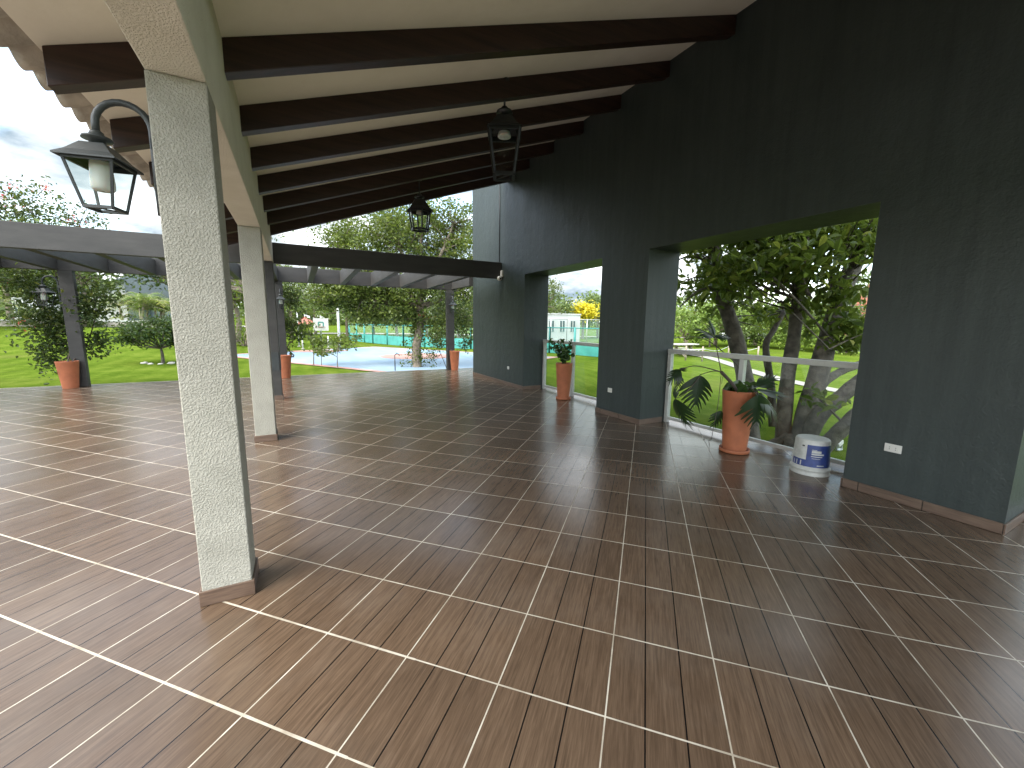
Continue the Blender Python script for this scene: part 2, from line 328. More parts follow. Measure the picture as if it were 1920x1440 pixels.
def leaf_faces(g, C, size, up=.35, shape=0, droop=None, aspect=.5):
    """many small leaves at the points C"""
    n = len(C); C = np.asarray(C)
    nrm = rng.normal(size=(n, 3)); nrm[:, 2] = np.abs(nrm[:, 2])+up; nrm /= np.linalg.norm(nrm, axis=1)[:, None]
    a = rng.normal(size=(n, 3))
    if droop is not None: a[:, 2] -= droop
    a -= nrm*np.sum(a*nrm, 1)[:, None]; a /= np.linalg.norm(a, axis=1)[:, None]; b = np.cross(nrm, a)
    s = size*(.6+.8*rng.random(n))[:, None]
    rn = np.clip(rng.normal(.45, .25, n), 0, 1)
    if shape == 0:
        V = np.stack([C-a*s*.5, C+b*s*aspect*.5, C+a*s*.5, C-b*s*aspect*.5], 1); k = 4
    else:
        fold = nrm*s*.12
        V = np.stack([C-a*s*.5, C-a*s*.2+b*s*aspect*.45+fold, C+a*s*.15+b*s*aspect*.42+fold, C+a*s*.55-fold, C+a*s*.15-b*s*aspect*.42+fold, C-a*s*.2-b*s*aspect*.45+fold], 1); k = 6
    if shape == 0:
        g.add(V.reshape(-1, 3), (np.arange(n*4).reshape(n, 4)).tolist(), rn)
    else:
        i = np.arange(n)[:, None]*6
        f = np.concatenate([i+np.array([[0, 1, 2, 3]]), i+np.array([[0, 3, 4, 5]])]).tolist()
        g.add(V.reshape(-1, 3), f, np.concatenate([rn, rn]))
def clumps(c, rad, k, per, spread, hollow=.55, keep=None, flat=.62):
    """leaf centres gathered in clumps through an ellipsoid volume"""
    c = np.array(c); rad = np.array(rad); out = []; cen = []
    while len(cen) < k:
        d = rng.normal(size=3); d /= np.linalg.norm(d); r = hollow+(1-hollow)*rng.random()**.6
        if d[2] < -.75: continue
        p = c+d*rad*r*(.85+.3*rng.random())
        if keep and not keep(p): continue
        cen.append(p)
    for p in cen:
        m = int(per*(.5+rng.random())); sp = spread*(.6+.8*rng.random())
        out.append(p+rng.normal(size=(m, 3))*sp*np.array([1, 1, flat]))
    return np.concatenate(out), np.array(cen)
def branches(g, base, cen, r0, k=6, frac=.5, sag=.1, sides=6):
    base = np.array(base)
    for p in cen[rng.random(len(cen)) < frac]:
        mid = base*.5+p*.5+rng.normal(size=3)*np.linalg.norm(p-base)*sag
        g.tube(bez([base, mid, p], k), np.linspace(r0, r0*.15, k), sides, False)
def tree(name, label, base, h, rad, trunk_r, mat, nk=60, per=110, leaf=.16, spread=.4, bark='bark', group=None, cat='tree', lean=(0, 0), zc=None, bfrac=.6, crown_off=(0, 0), shape=0, fork=.55):
    base = np.array(base, float); zc = h-rad[2] if zc is None else zc
    t = thing(name, label, cat, base, group)
    top = base+np.array([lean[0], lean[1], zc*fork+h*.1])
    cc = base+np.array([lean[0]+crown_off[0], lean[1]+crown_off[1], zc])
    L, cen = clumps(cc, rad, nk, per, spread)
    g = G(); mid = (base+top)/2+np.array([rng.normal()*.06*h*.3, rng.normal()*.06*h*.3, 0])
    g.tube(bez([base-np.array([0, 0, .15]), mid, top], 8), np.linspace(trunk_r*1.25, trunk_r*.75, 8), 9)
    branches(g, top, cen, trunk_r*.5, frac=bfrac); g.build('trunk', bark, t)
    g = G(); leaf_faces(g, L, leaf, shape=shape); g.build('crown', mat, t)
    return t
# ------------------------------------------------------------------ ground
def sst(x, a, b): x = np.clip((x-a)/(b-a), 0, 1); return x*x*(3-2*x)
def ground_z(x, y):
    x = np.asarray(x, float); y = np.asarray(y, float)
    left = 1-sst(x, -7, 1.2)
    z = -.32+left*(.22+.34*sst(y, 14, 32))*sst(y, -20, 5)
    z = z+left*.78*sst(y, 31.5, 35)*(1-sst(x, -9, -3))
    z = z+(1-sst(x, 0, 3))*sst(x, -7, -2)*.12*np.exp(-((y-13.5)/2.5)**2)
    z = z-.26*sst(x, 5, 7)*(1-sst(y, 9, 16))
    z = z+.015*np.clip(y-45, 0, 200)*sst(y, 45, 70)
    return z
CD = np.array([-.515, .857]); CN = np.array([.857, .515])     # court axes
def court_pt(n, d): return CN*n+CD*d
def build_ground():
    xs = np.unique(np.concatenate([np.arange(-30, 40, .6), np.arange(-600, 601, 30)])); ys = np.unique(np.concatenate([np.arange(-12, 62, .6), np.arange(-300, 901, 30)]))
    X, Y = np.meshgrid(xs, ys); Z = ground_z(X, Y)
    nn = CN[0]*X+CN[1]*Y; dd = CD[0]*X+CD[1]*Y
    fl = sst(nn, 8.4, 9.7)*(1-sst(nn, 22, 23.3))*sst(dd, 4.5, 6)*(1-sst(dd, 25.5, 27)); Z = Z*(1-fl)-.32*fl
    Z += .02*np.sin(X*.7)*np.cos(Y*.5)*(1-fl)
    inside = (X > -17.5) & (X < 5.3) & (Y < 12.95) & (Y > -11.5); Z[inside] = -.75
    nx, ny = len(xs), len(ys); v = np.stack([X, Y, Z], -1).reshape(-1, 3)
    i = np.arange(nx-1); j = np.arange(ny-1); I, J = np.meshgrid(i, j); a = (J*nx+I).ravel()
    g = G(); g.add(v, np.stack([a, a+1, a+nx+1, a+nx], 1).tolist(), smooth=True)
    struct(g.build('lawn', 'lawn'), 'bright green mown lawn around the terrace', 'lawn')
build_ground()
def build_court():
    g = G()
    def quad(n0, n1, d0, d1, z): 
        p = [court_pt(n0, d0), court_pt(n1, d0), court_pt(n1, d1), court_pt(n0, d1)]
        g.add([(q[0], q[1], z) for q in p], [(0, 1, 2, 3)] if np.cross(p[1]-p[0], p[2]-p[1]) > 0 else [(3, 2, 1, 0)])
    quad(10.2, 20.8, 9.4, 24.6, -.296); c = g.build('basketball_court', 'court'); struct(c, 'weathered pale blue sports court with pink border', 'court')
    g = G(); w = .3
    quad(10.2, 10.2+w, 9.4, 24.6, -.29); quad(20.8-w, 20.8, 9.4, 24.6, -.29); quad(10.2+w, 20.8-w, 24.6-w, 24.6, -.29); quad(10.2+w, 20.8-w, 9.4, 9.4+w, -.29)
    th = np.linspace(0, 2*np.pi, 40, endpoint=False); cc = court_pt(16.4, 15.9)
    g.add([(cc[0]+2.0*math.cos(a), cc[1]+2.0*math.sin(a), -.29) for a in th], [tuple(range(40))])
    cc = court_pt(15.5, 23.2); g.add([(cc[0]+1.6*math.cos(a), cc[1]+.9*math.sin(a), -.289) for a in th], [tuple(range(40))])
    g.build('court_marking', 'courtpink', c)
build_court()
def slab():
    g = G(); g.box((-17, -11, -.6), (5.42, 12.98, 0)); o = g.build('terrace_floor', 'floor'); struct(o, 'glossy wood look floor tiles laid diagonally with pale joints', 'floor')
    g = G(); g.box((-17.1, 12.98, -.6), (5.52, 13.06, -.006)); g.box((5.42, -11, -.6), (5.5, 12.98, -.006)); g.build('terrace_edge', 'concrete', o)
slab()
def path_(name, pts, w, label):
    g = G(); P = bez(pts, 30); V = []
    for i, p in enumerate(P):
        d = P[min(i+1, len(P)-1)]-P[max(i-1, 0)]; n = np.array([-d[1], d[0]])/np.hypot(d[0], d[1])*w/2
        for s in (-1, 1): x, y = p[0]+s*n[0], p[1]+s*n[1]; V.append((x, y, float(ground_z(x, y))+.045))
    g.add(V, [(2*i, 2*i+1, 2*i+3, 2*i+2) for i in range(len(P)-1)]); struct(g.build(name, 'paving'), label, 'path')
def gp(u, v, z=-.5): q = at(u, v, z=z); return (q[0], q[1])
path_('path', [gp(1230, 668), gp(1300, 672), gp(1400, 694), gp(1480, 712), gp(1600, 735), gp(1800, 760)], .7, 'pale curved path crossing the lawn beyond the railing')
path_('road', [(-60, 60), (-10, 62), (15, 60), (40, 48), (80, 30)], 3, 'pale far road below the tree line')
# ------------------------------------------------------------------ dark wall with its openings
XW, XO = 4.615, 5.252; HEAD = 2.627
OPEN = [(-1.85, .786), (1.814, 4.476), (5.51, 8.136)]
def build_wall():
    w = thing('wall', 'tall dark green grey painted wall with three large square openings', 'wall', (XW, 5, 0))
    g = G(); TOP = 6.4
    segs = [(-2.5, OPEN[0][0])]+[(OPEN[i][1], OPEN[i+1][0]) for i in range(2)]+[(OPEN[2][1], 11.17)]
    # a pier between every two openings, and one lintel band resting on them
    for a, b in segs: g.box((XW, a, 0), (XO, b, HEAD))
    g.box((XW, -2.5, HEAD), (XO, 11.17, TOP))
    g.build('wall_body', 'wall', w)
    sk = .012; h = .085
    def seg(y0, y1, x=XW):
        y = y0
        while y < y1-.01:
            e = min(y+.45, y1); q = G(); q.box((XW-sk, y+.003, .002), (XW-.001, e-.003, h)); q.build('skirting', 'skirt', w, .002); y = e
    seg(OPEN[0][1], OPEN[1][0]); seg(OPEN[1][1], OPEN[2][0]); seg(OPEN[2][1], 11.17); seg(-2.5, OPEN[0][0])
    for yy, s in ((OPEN[0][1], -1), (OPEN[1][0], 1), (OPEN[1][1], -1), (OPEN[2][0], 1), (OPEN[2][1], -1), (OPEN[0][0], 1)):
        q = G(); y0, y1 = sorted((yy+s*.001, yy+s*sk)); q.box((XW-sk, y0, .002), (XO-.16, y1, h)); q.build('skirting', 'skirt', w, .002)
    q = G(); q.tube([(XW-.012, 9.42, 2.98), (XW-.012, 9.42, 4.9)], .009, 6); q.build('cable', 'iron', w)
build_wall()
def railing(y0, y1, post, label):
    t = thing('glass_railing', label, 'railing', (5.2, (y0+y1)/2, 0), 'glass railings in the wall openings')
    X = 5.17
    g = G(); g.box((X-.04, y0+.002, 1.10), (X+.04, y1-.002, 1.165)); g.build('handrail', 'alu', t, .006)
    g = G(); g.box((X-.022, y0+.002, .05), (X+.022, y1-.002, .095)); g.build('bottom_rail', 'alu', t, .004)
    for y in (y0+.035, post, y1-.035):
        g = G(); g.box((X-.035, y-.03, 0.001), (X+.035, y+.03, 1.099)); g.build('post', 'alu', t, .004)
    e = [y0+.066, post-.031, post+.031, y1-.066]
    for a, b in ((e[0], e[1]), (e[2], e[3])):
        g = G(); g.box((X-.004, a, .0955), (X+.004, b, 1.0995)); g.build('glass_pane', 'glass', t)
railing(OPEN[0][0], OPEN[0][1], -.6, 'glass railing at the right edge, in the opening nearest the camera')
railing(OPEN[1][0], OPEN[1][1], 3.27, 'white framed glass railing behind the monstera pot')
railing(OPEN[2][0], OPEN[2][1], 6.98, 'white framed glass railing in the far opening behind the small leafy pot')
# ------------------------------------------------------------------ roof
SL = .35; Z0 = 3.292+SL*.301
def zc(x): return Z0+SL*x
XE = -1.15; YR0, YR1 = -2.4, 9.12
def build_roof():
    r = thing('porch_roof', 'sloping porch roof with cream ceiling and dark timber rafters', 'roof', (2, 4, 4))
    g = G(); a, b = XE, XW-.003
    V = [(a, YR0, zc(a)), (b, YR0, zc(b)), (b, YR1, zc(b)), (a, YR1, zc(a))]; V += [(x, y, z+.09) for x, y, z in V]
    g.add(V, [(0, 1, 2, 3), (7, 6, 5, 4), (0, 4, 5, 1), (1, 5, 6, 2), (2, 6, 7, 3), (3, 7, 4, 0)]); 
    g.f = [tuple(reversed(q)) for q in g.f]; g.build('ceiling', 'ceiling', r)
    for k in range(-6, 7):
        g = G(); y = 3.374+.924*k; w = .105; dz = .203; x0 = XE+.02; x1 = XW-.004
        sk = .04*(0)                                 # rafters run square to the wall
        V = []
        for x in (x0, x1):
            for yy in (y, y+w): V += [(x, yy, zc(x)-.002), (x, yy, zc(x)-dz)]
        g.add(V, [(0, 1, 3, 2), (4, 6, 7, 5), (0, 4, 5, 1), (2, 3, 7, 6), (1, 5, 7, 3), (0, 2, 6, 4)])
        g.build('rafter', 'timber', r, .004)
    # clay tiles: one corrugated skin with rolled edges
    g = G(); per = .235; ny = int((YR1+.05-YR0)/per*10); yy = np.linspace(YR0, YR1+.05, ny)
    prof = .055-np.abs(np.sin(np.pi*(yy-YR0)/per))**.75*.085
    rows = [XE-.15, XE-.1]+[XE+.3+.4*i for i in range(14)]; rows = [x for x in rows if x < XW-.02]+[XW-.01]
    V = []
    for i, x in enumerate(rows):
        for s in (0, .016): V.append(np.stack([np.full(ny, x), yy, zc(x)+.088+prof*(.8 if i < 1 else 1)-.03+s-(.03 if i < 2 else 0)], 1))
    f = []
    for i in range(len(rows)-1):
        for j in range(ny-1):
            for s in (0, 1):
                a_ = (2*i+s)*ny+j; q = (a_, a_+1, a_+2*ny+1, a_+2*ny); f.append(q if s == 0 else q[::-1])
    f += [(j, ny+j, ny+j+1, j+1) for j in range(ny-1)]
    g.add(np.concatenate(V), f, smooth=True); g.build('roof_tiles', 'tile', r)
    return r
build_roof()
XL, XC = -.301, -.530
g = G(); BY1 = 9.36
V = []
for y in (-2.3, BY1):
    for x in (XC, XL): V += [(x, y, 2.64), (x, y, zc(x)-.001)]
g.add(V, [(0, 1, 3, 2), (4, 6, 7, 5), (0, 4, 5, 1), (2, 3, 7, 6), (1, 5, 7, 3), (0, 2, 6, 4)])
tag(g.build('header_beam', 'beam', None, .006), 'long cream rendered beam carried on the white columns under the rafters', 'beam')
def column(y0, label, n=0):
    t = thing('column', label, 'column', ((XL+XC)/2, y0+.12, 0), 'textured white columns')
    g = G(); g.box((XC, y0, 0.001), (XL, y0+.238, 2.638)); g.build('shaft', 'stucco', t, .006)
    s = .012; h = .085
    for a, b in (((XC-s, y0-s), (XL+s, y0-.001)), ((XC-s, y0+.239), (XL+s, y0+.238+s)), ((XC-s, y0+.001), (XC-.001, y0+.237)), ((XL+.001, y0+.001), (XL+s, y0+.237))):
        q = G(); q.box((a[0], a[1], .002), (b[0], b[1], h)); q.build('skirting', 'skirt', t, .002)
column(2.538, 'rough white column nearest the camera with a wall lantern on its outer side')
column(5.918, 'second rough white column, standing behind the nearest one')
# ------------------------------------------------------------------ pergola
def build_pergola():
    p = thing('pergola', 'dark grey flat pergola of beams and joists over the far terrace end', 'pergola', (0, 11, 0))
    def part(n, a, b, bev=.006): g = G(); g.box(a, b); return g.build(n, 'pergola', p, bev)
    zb, zt = 2.60, 2.99
    part('beam', (XL+.002, 9.30, 2.63), (XW-.003, 9.42, 3.02)); part('beam', (-14, 9.30, zb), (XC-.002, 9.42, zt))
    part('beam', (-14, 12.66, zb-.03), (4.68, 12.80, zt-.03)); part('beam', (4.50, 11.172, zb-.01), (4.62, 12.658, zt-.05))
    for j in range(-17, 5):
        x = .43+.83*j
        if XC-.12 < x < XL-.0: pass
        g = G(); g.bar((x, 9.422, 2.803), (x, 12.658, 2.75), .13, .35); g.build('joist', 'pergola', p, .004)
    for x in (-12.6, -8.5): part('post', (x-.12, 12.67, 0.001), (x+.12, 12.79, zb-.032))
    for x0, x1, y0, y1 in ((-4.51, -4.27, 12.66, 12.86), (-.46, -.24, 12.66, 12.86), (4.33, 4.58, 12.66, 12.86)):
        part('post', (x0, y0, .001), (x1, y1-.06, zb-.032))
    q = part('post', (XC+.005, 9.06, .001), (XL-.001, 9.28, 2.638))
    g = G(); g.box((XL-.0005, 9.075, .58), (XL+.008, 9.265, .93)); g.box((XC+.02, 9.05, .58), (XL-.02, 9.0595, .93)); g.build('cover_plate', 'irongrey', q)
    s = .012
    g = G(); g.box((XC-.007, 9.046, .002), (XL+.011, 9.058, .085)); g.box((XL, 9.06, .002), (XL+.012, 9.28, .085)); g.build('skirting', 'skirt', q)
build_pergola()
# ------------------------------------------------------------------ lanterns
def lantern_body(t, c, n, rt, rb, h, roof_h, eave, rot, mat, globe=None, bar=.012):
    """c = centre of the eave line; the glass body hangs down h"""
    c = np.array(c, float); th = np.linspace(0, 2*np.pi, n, endpoint=False)+rot
    ring = lambda r, z: [c+np.array([r*math.cos(a), r*math.sin(a), z]) for a in th]
    g = G(); g.lathe([(rt, .0), (eave, -.012), (eave, -.005), (eave*.74, roof_h*.28), (eave*.40, roof_h*.95), (eave*.30, roof_h), (.002, roof_h)], c, n, rot, False, caps=False)
    k = eave/.16
    g.lathe([(.030*k, roof_h-.002), (.030*k, roof_h+.018*k), (.056*k, roof_h+.022*k), (.052*k, roof_h+.032*k), (.030*k, roof_h+.040*k), (.024*k, roof_h+.052*k), (.018*k, roof_h+.06*k)], c, 24)
    g.build('lantern_roof', mat, t)
    g = G(); T = ring(rt, -.004); B = ring(rb, -h)
    for a, b in zip(T, B): g.bar(a, b, bar, bar)
    for i in range(n):
        g.bar(T[i]-np.array([0, 0, .006]), T[(i+1) % n]-np.array([0, 0, .006]), bar, bar*1.9); g.bar(B[i], B[(i+1) % n], bar*1.3, bar*1.3)
    g.bar(B[0], B[n//2], bar*.8, bar*.5); g.build('lantern_frame', mat, t)
    for i in range(n):
        g = G(); a, b, d, e = T[i], T[(i+1) % n], B[(i+1) % n], B[i]; k = .05
        g.add([a*(1-k)+b*k, b*(1-k)+a*k, d*(1-k)+e*k, e*(1-k)+d*k], [(0, 1, 2, 3)]); g.build('glass_pane', 'glass', t)
    r, gh = globe; g = G(); g.lathe([(r*.86, -.004), (r*.9, -.02), (r, -gh*.72), (r*.97, -gh*.93), (r*.8, -gh), (r*.1, -gh-.002)], c, 24, caps=False); g.build('bulb_cover', 'globe', t)
def wall_lantern(c, foot, out, label, s=1.0, rot=33, group='post and column wall lanterns'):
    """c = eave centre, foot = lower end of the stem on the post, out = unit vector away from the post"""
    t = thing('wall_lantern', label, 'lantern', c, group)
    c = np.array(c, float); foot = np.array(foot, float); o = np.array(out, float)
    lantern_body(t, c, 4, .128*s, .076*s, .212*s, .072*s, .160*s, R(rot), 'irongrey', (.044*s, .13*s), .010*s)
    top = c+np.array([0, 0, .125*s]); st = foot.copy(); st[2] = c[2]+.165*s; P = [foot, foot*.5+st*.5, foot*.2+st*.8, st]
    for k in range(1, 13):
        a = math.pi*k/12; P.append(st+(top-st)*np.array([1, 1, 0])*(1-math.cos(a))/2+np.array([0, 0, math.sin(a)*.105*s]))
    P.append(top)
    g = G(); g.tube(np.array(P), .0145*s, 12)
    for zz_ in (.04, .30): g.bar(foot+np.array([0, 0, zz_*s])-o*.004*s, foot+np.array([0, 0, (zz_+.05)*s])-o*.004*s, .036*s, .024*s)
    g.lathe([(.019*s, -.02*s), (.026*s, -.014*s), (.026*s, 0), (.019*s, .004*s)], top, 14); g.build('bracket', 'irongrey', t)
    return t
wall_lantern((-.757, 2.685, 2.255), (XC-.019, 2.66, 2.035), (-1, 0, 0), 'large iron lantern on a curved arm fixed to the nearest white column')
wall_lantern((-4.78, 12.70, 2.09), (-4.535, 12.70, 1.80), (-1, 0, 0), 'iron lantern on the vine covered pergola post at left', 1.3)
wall_lantern((4.455, 12.44, 2.10), (4.455, 12.638, 1.85), (0, -1, 0), 'iron lantern on the pergola post beside the end of the dark wall', .98, 50)
wall_lantern((-.30, 12.44, 2.10), (-.30, 12.638, 1.85), (0, -1, 0), 'iron lantern half hidden behind the dark post and the second white column', .98, 50)
def hanging(x, y, ze, n, rt, rb, h, eave, rh, label, rot, bar):
    t = thing('hanging_lantern', label, 'lantern', (x, y, ze), 'lanterns hanging from the porch ceiling')
    lantern_body(t, (x, y, ze), n, rt, rb, h, rh, eave, rot, 'iron', (rt*.32, .055), bar)
    g = G(); z0 = ze+rh+.07; z1 = zc(x)-.004; g.tube([(x, y, z0), (x, y, z1)], .012, 8)
    g.lathe([(.055, z1-.03), (.06, z1-.012), (.06, z1)], (x, y, 0), 16); g.build('hanging_rod', 'iron', t)
hanging(2.18, 4.35, 3.63, 4, .232, .148, .46, .262, .16, 'large black lantern hanging in front of the dark wall', R(63.4+45), .026)
hanging(2.18, 7.85, 3.59, 6, .205, .155, .34, .262, .20, 'smaller looking black lantern hanging against the tree by the last rafter', R(27), .024)
# ------------------------------------------------------------------ small fittings on the wall
def outlet(y, z, label, w=.118, h=.072, n=2):
    t = thing('power_outlet', label, 'outlet', (XW, y, z), 'white wall outlets')
    g = G(); g.box((XW-.009, y-w/2, z-h/2), (XW-.0005, y+w/2, z+h/2)); g.build('cover_plate', 'white', t, .003)
    g = G(); g.box((XW-.013, y-w*.34, z-h*.27), (XW-.0092, y+w*.34, z+h*.27)); q = g.build('socket', 'white', t, .001)
    for s in (-1, 1):
        for k in (-1, 1):
            g = G(); g.lathe([(.0035, 0), (.0035, .001)], (0, 0, 0), 8); g.v[-1] = g.v[-1][:, [2, 0, 1]]*np.array([-1, 1, 1])+np.array([XW-.0132, y+s*w*.18, z+k*h*.12]); g.build('pin_hole', 'hole', q)
outlet(1.48, .475, 'white double outlet on the dark pier at right')
outlet(5.17, .44, 'white outlet on the dark pier between the two openings', .10)
outlet(8.89, .44, 'white outlet on the far dark wall before the openings', .10)
def camera_thing():
    x, y, z = XW-.06, 9.24, 2.66
    t = thing('security_camera', 'small white security camera below the dark beam on the wall', 'camera', (x, y, z))
    g = G(); g.box((XW-.05, y-.045, z+.01), (XW-.0005, y+.045, z+.16)); g.build('mount', 'white', t, .008)
    g = G(); g.lathe([(.02, .055), (.05, .035), (.062, 0), (.052, -.035), (.025, -.055)], (x-.03, y, z-.03), 20); h = g.build('head', 'white', t)
    g = G(); g.lathe([(.02, 0), (.028, .005), (.02, .012)], (0, 0, 0), 12); g.v[-1] = g.v[-1][:, [1, 2, 0]]*np.array([1, -1, 1])+np.array([x-.035, y-.056, z-.035]); g.build('lens', 'hole', h)
camera_thing()
# ------------------------------------------------------------------ pots
def pot(x, y, rt, rb, h, label, saucer=True, group='terracotta pots'):
    t = thing('plant_pot', label, 'pot', (x, y, 0), group); z0 = .03 if saucer else .003
    g = G(); g.lathe([(rb, z0), (rb*1.01, z0+.01), (rt*.985, h-.015), (rt, h-.008), (rt*.995, h), (rt*.93, h), (rt*.9, h-.03)], (x, y, 0), 48, caps=False)
    g.lathe([(.001, z0), (rb, z0)], (x, y, 0), 48, caps=False); g.build('pot_body', 'terracotta', t)
    g = G(); g.lathe([(rt*.9, h-.04), (rt*.5, h-.03), (.002, h-.025)], (x, y, 0), 32, caps=False); g.build('soil', 'soil', t)
    if saucer:
        g = G(); r = rb*1.28; g.lathe([(.001, .003), (r*.93, .003), (r, .01), (r, .042), (r*.985, .047), (r*.93, .045), (r*.9, .018), (.001, .016)], (x, y, 0), 48, caps=False); g.build('saucer', 'terracotta', t)
    return t
PB = at(1376, 846, z=0)[:2]; PZ = at(1056, 748, z=0)[:2]
pot(PB[0], PB[1], .188, .132, .765, 'large terracotta pot on a saucer holding the monstera')
pot(PZ[0], PZ[1], .172, .12, .745, 'slim terracotta pot on a saucer in the far wall opening')
pot(-4.50, 12.48, .19, .13, .60, 'terracotta pot at the foot of the vine covered post at left', False)
pot(-.31, 12.5, .17, .12, .62, 'terracotta pot partly hidden behind the dark post', False)
pot(4.52, 12.50, .165, .11, .63, 'terracotta pot at the foot of the post beside the dark wall end', False)
def strip_leaf(g, base, dirv, nrm, L, Wd, lobes=7, cut=.75, droop=.25, rnd=.4):
    """split leaf: a midrib with separate curved fingers on both sides"""
    base = np.array(base, float); d = np.array(dirv, float); d /= np.linalg.norm(d); n = np.array(nrm, float); n -= d*(n@d); n /= np.linalg.norm(n); s = np.cross(n, d)
    def P(u, w):     # u along 0..1, w sideways
        return base+d*L*u+s*w+n*(-droop*L*u*u-.35*abs(w)*abs(w)/Wd)
    K = 8; g_mid = [P(u, 0) for u in np.linspace(0, 1, 12)]
    g.tube(np.array(g_mid), np.linspace(L*.012, L*.004, 12), 5)
    for side in (-1, 1):
        for i in range(lobes):
            u0 = .02+.86*i/lobes; u1 = u0+.86/lobes*.98; um = (i+.5)/lobes
            half = Wd*(.62+.38*math.sin(math.pi*min(1, um*1.15+.18)))*(1-.55*max(0, um-.6)/.4)*(.9+.2*rng.random())
            ins = .30; V = []
            for k in range(K):
                q = k/(K-1); w = half*q; sh = .12*q+.22*q*q                 # fingers sweep to the tip
                th = (1.15 if q < ins else 1.02-.35*max(0, q-.6)/.4)
                if k == K-1: th = .35
                um_ = (u0+u1)/2; hw = (u1-u0)/2*th
                V += [P(um_-hw+sh, side*w), P(um_+hw+sh, side*w)]
            f = [(2*k, 2*k+1, 2*k+3, 2*k+2) for k in range(K-1)]
            g.add(V, f, [min(1, max(0, rnd+rng.normal()*.15))]*len(f), True)
def monstera():
    D = 4.72
    t = thing('monstera_plant', 'dark split leaf monstera sprawling out of the large terracotta pot', 'plant', (PB[0], PB[1], .74))
    c = np.array([PB[0], PB[1], .72]); vdir = MB[2]; rt = MB[0]; up = np.array([0, 0, 1.])
    S = G()
    def q(u, v, d=D): return at(u, v, d=d)
    crown = q(1352, 697, 4.75)
    S.tube(bez([c+np.array([-.02, 0, 0]), q(1375, 722, 4.7), crown], 10), np.linspace(.016, .02, 10), 8)
    S.build('stem', 'barkdark', t)
    def petiole(p0, p1, mid=None, r=.006):
        g = G(); m = mid if mid is not None else (p0+p1)/2+up*.03; g.tube(bez([p0, m, p1], 10), np.linspace(r, r*.7, 10), 6); g.build('leaf_stalk', 'barkdark', t)
    def leaf(p, d, n, L, Wd, **k): g = G(); strip_leaf(g, p, d, n, L, Wd, **k); g.build('leaf', 'leaf_mon', t)
    # big hanging leaf left of the pot, facing the camera
    p = q(1312, 703); petiole(crown, p, q(1335, 696)); leaf(p, -up*.96-rt*.02, -vdir+up*.15, .40, .20, lobes=7, droop=.08)
    # leaf beside the wall, seen nearly edge on
    p = q(1276, 693); petiole(crown, p, q(1305, 686)); leaf(p, -up*.5-rt*.55, -vdir*.5+up*.7, .20, .10, lobes=6, droop=.2)
    leaf(q(1272, 700), -up*.9-rt*.1, -vdir*.4-rt*.7, .16, .08, lobes=5)
    leaf(q(1274, 694), up*.35+rt*.75, -vdir*.5+up*.7, .09, .04, lobes=4)
    p = q(1266, 747); petiole(q(1312, 706), p, q(1285, 738)); leaf(p, -up*.88+rt*.36, -vdir*.35-rt*.8+up*.1, .38, .14, lobes=8, droop=.1)
    leaf(q(1266, 747), up*.9-rt*.2, -rt*.6-vdir*.3, .15, .05, lobes=4)
    # upper leaf, edge on above the rail
    p = q(1340, 632); petiole(crown, p, q(1345, 660)); leaf(p, -rt*.75+up*.52, up*.6+rt*.45-vdir*.4, .26, .11, lobes=6); leaf(p, rt*.9+up*.22, up*.8-vdir*.5, .17, .07, lobes=5); leaf(p+up*.01, up*.9-rt*.25, -vdir+rt*.3, .2, .05, lobes=5)
    # right hand leaves
    c2 = c+np.array([.04, -.04, .03])
    p = q(1420, 740, 4.55); petiole(c2, p, q(1408, 728, 4.6)); leaf(p, -up*.86+rt*.12, -vdir+up*.25, .36, .20, lobes=7, droop=.12, rnd=.6)
    leaf(q(1420, 738, 4.6), rt*.75-up*.55, -vdir*.6+up*.6, .40, .15, lobes=8, droop=.2)
    leaf(q(1420, 732, 4.65), rt*.95-up*.05, up*.9-vdir*.4, .32, .11, lobes=7, droop=.1); leaf(q(1418, 724, 4.7), rt*.85+up*.42, up*.5-vdir*.7, .26, .09, lobes=6, droop=.1)
    leaf(q(1352, 770, 4.95), -rt*.2-up*.9, -vdir, .22, .09, lobes=5)
    # young heart leaves in the pot mouth
    g = G(); C = c+np.array([0, 0, .06])+rng.normal(size=(34, 3))*np.array([.09, .09, .03]); leaf_faces(g, C, .14, up=.4, shape=1, aspect=.75); g.build('young_leaves', 'leaf_zz', t)
    # hanging aerial roots
    g = G(); g.tube(bez([q(1352, 702), q(1346, 760, 4.7), q(1338, 800, 4.65), q(1334, 822, 4.62), at(1330, 826, z=.012), at(1318, 824, z=.008)], 24), .0035, 5)
    g.tube(bez([q(1355, 706), q(1353, 720)], 5), .003, 5); g.build('aerial_root', 'barkdark', t)
monstera()
def zz():
    t = thing('leafy_pot_plant', 'bushy dark green waxy plant growing in the slim far pot', 'plant', (PZ[0], PZ[1], .73)); c = np.array([PZ[0], PZ[1], .7])
    for k in range(15):
        a = rng.random()*6.28; r = .10+.25*rng.random(); h = .18+.32*rng.random()
        tip = c+np.array([math.cos(a)*r, math.sin(a)*r, h]); P = bez([c+np.array([math.cos(a), math.sin(a), 0])*.03, c+np.array([math.cos(a)*r*.35, math.sin(a)*r*.35, h*.62]), tip], 10)
        g = G(); g.tube(P, np.linspace(.006, .003, 10), 5); s = g.build('stem', 'leaf_zz', t)
        g = G(); LP = np.repeat(P[3:], 3, 0)+rng.normal(size=(21, 3))*.022; leaf_faces(g, LP, .085, .3, 1, aspect=.55); g.build('leaves', 'leaf_zz', s)
zz()
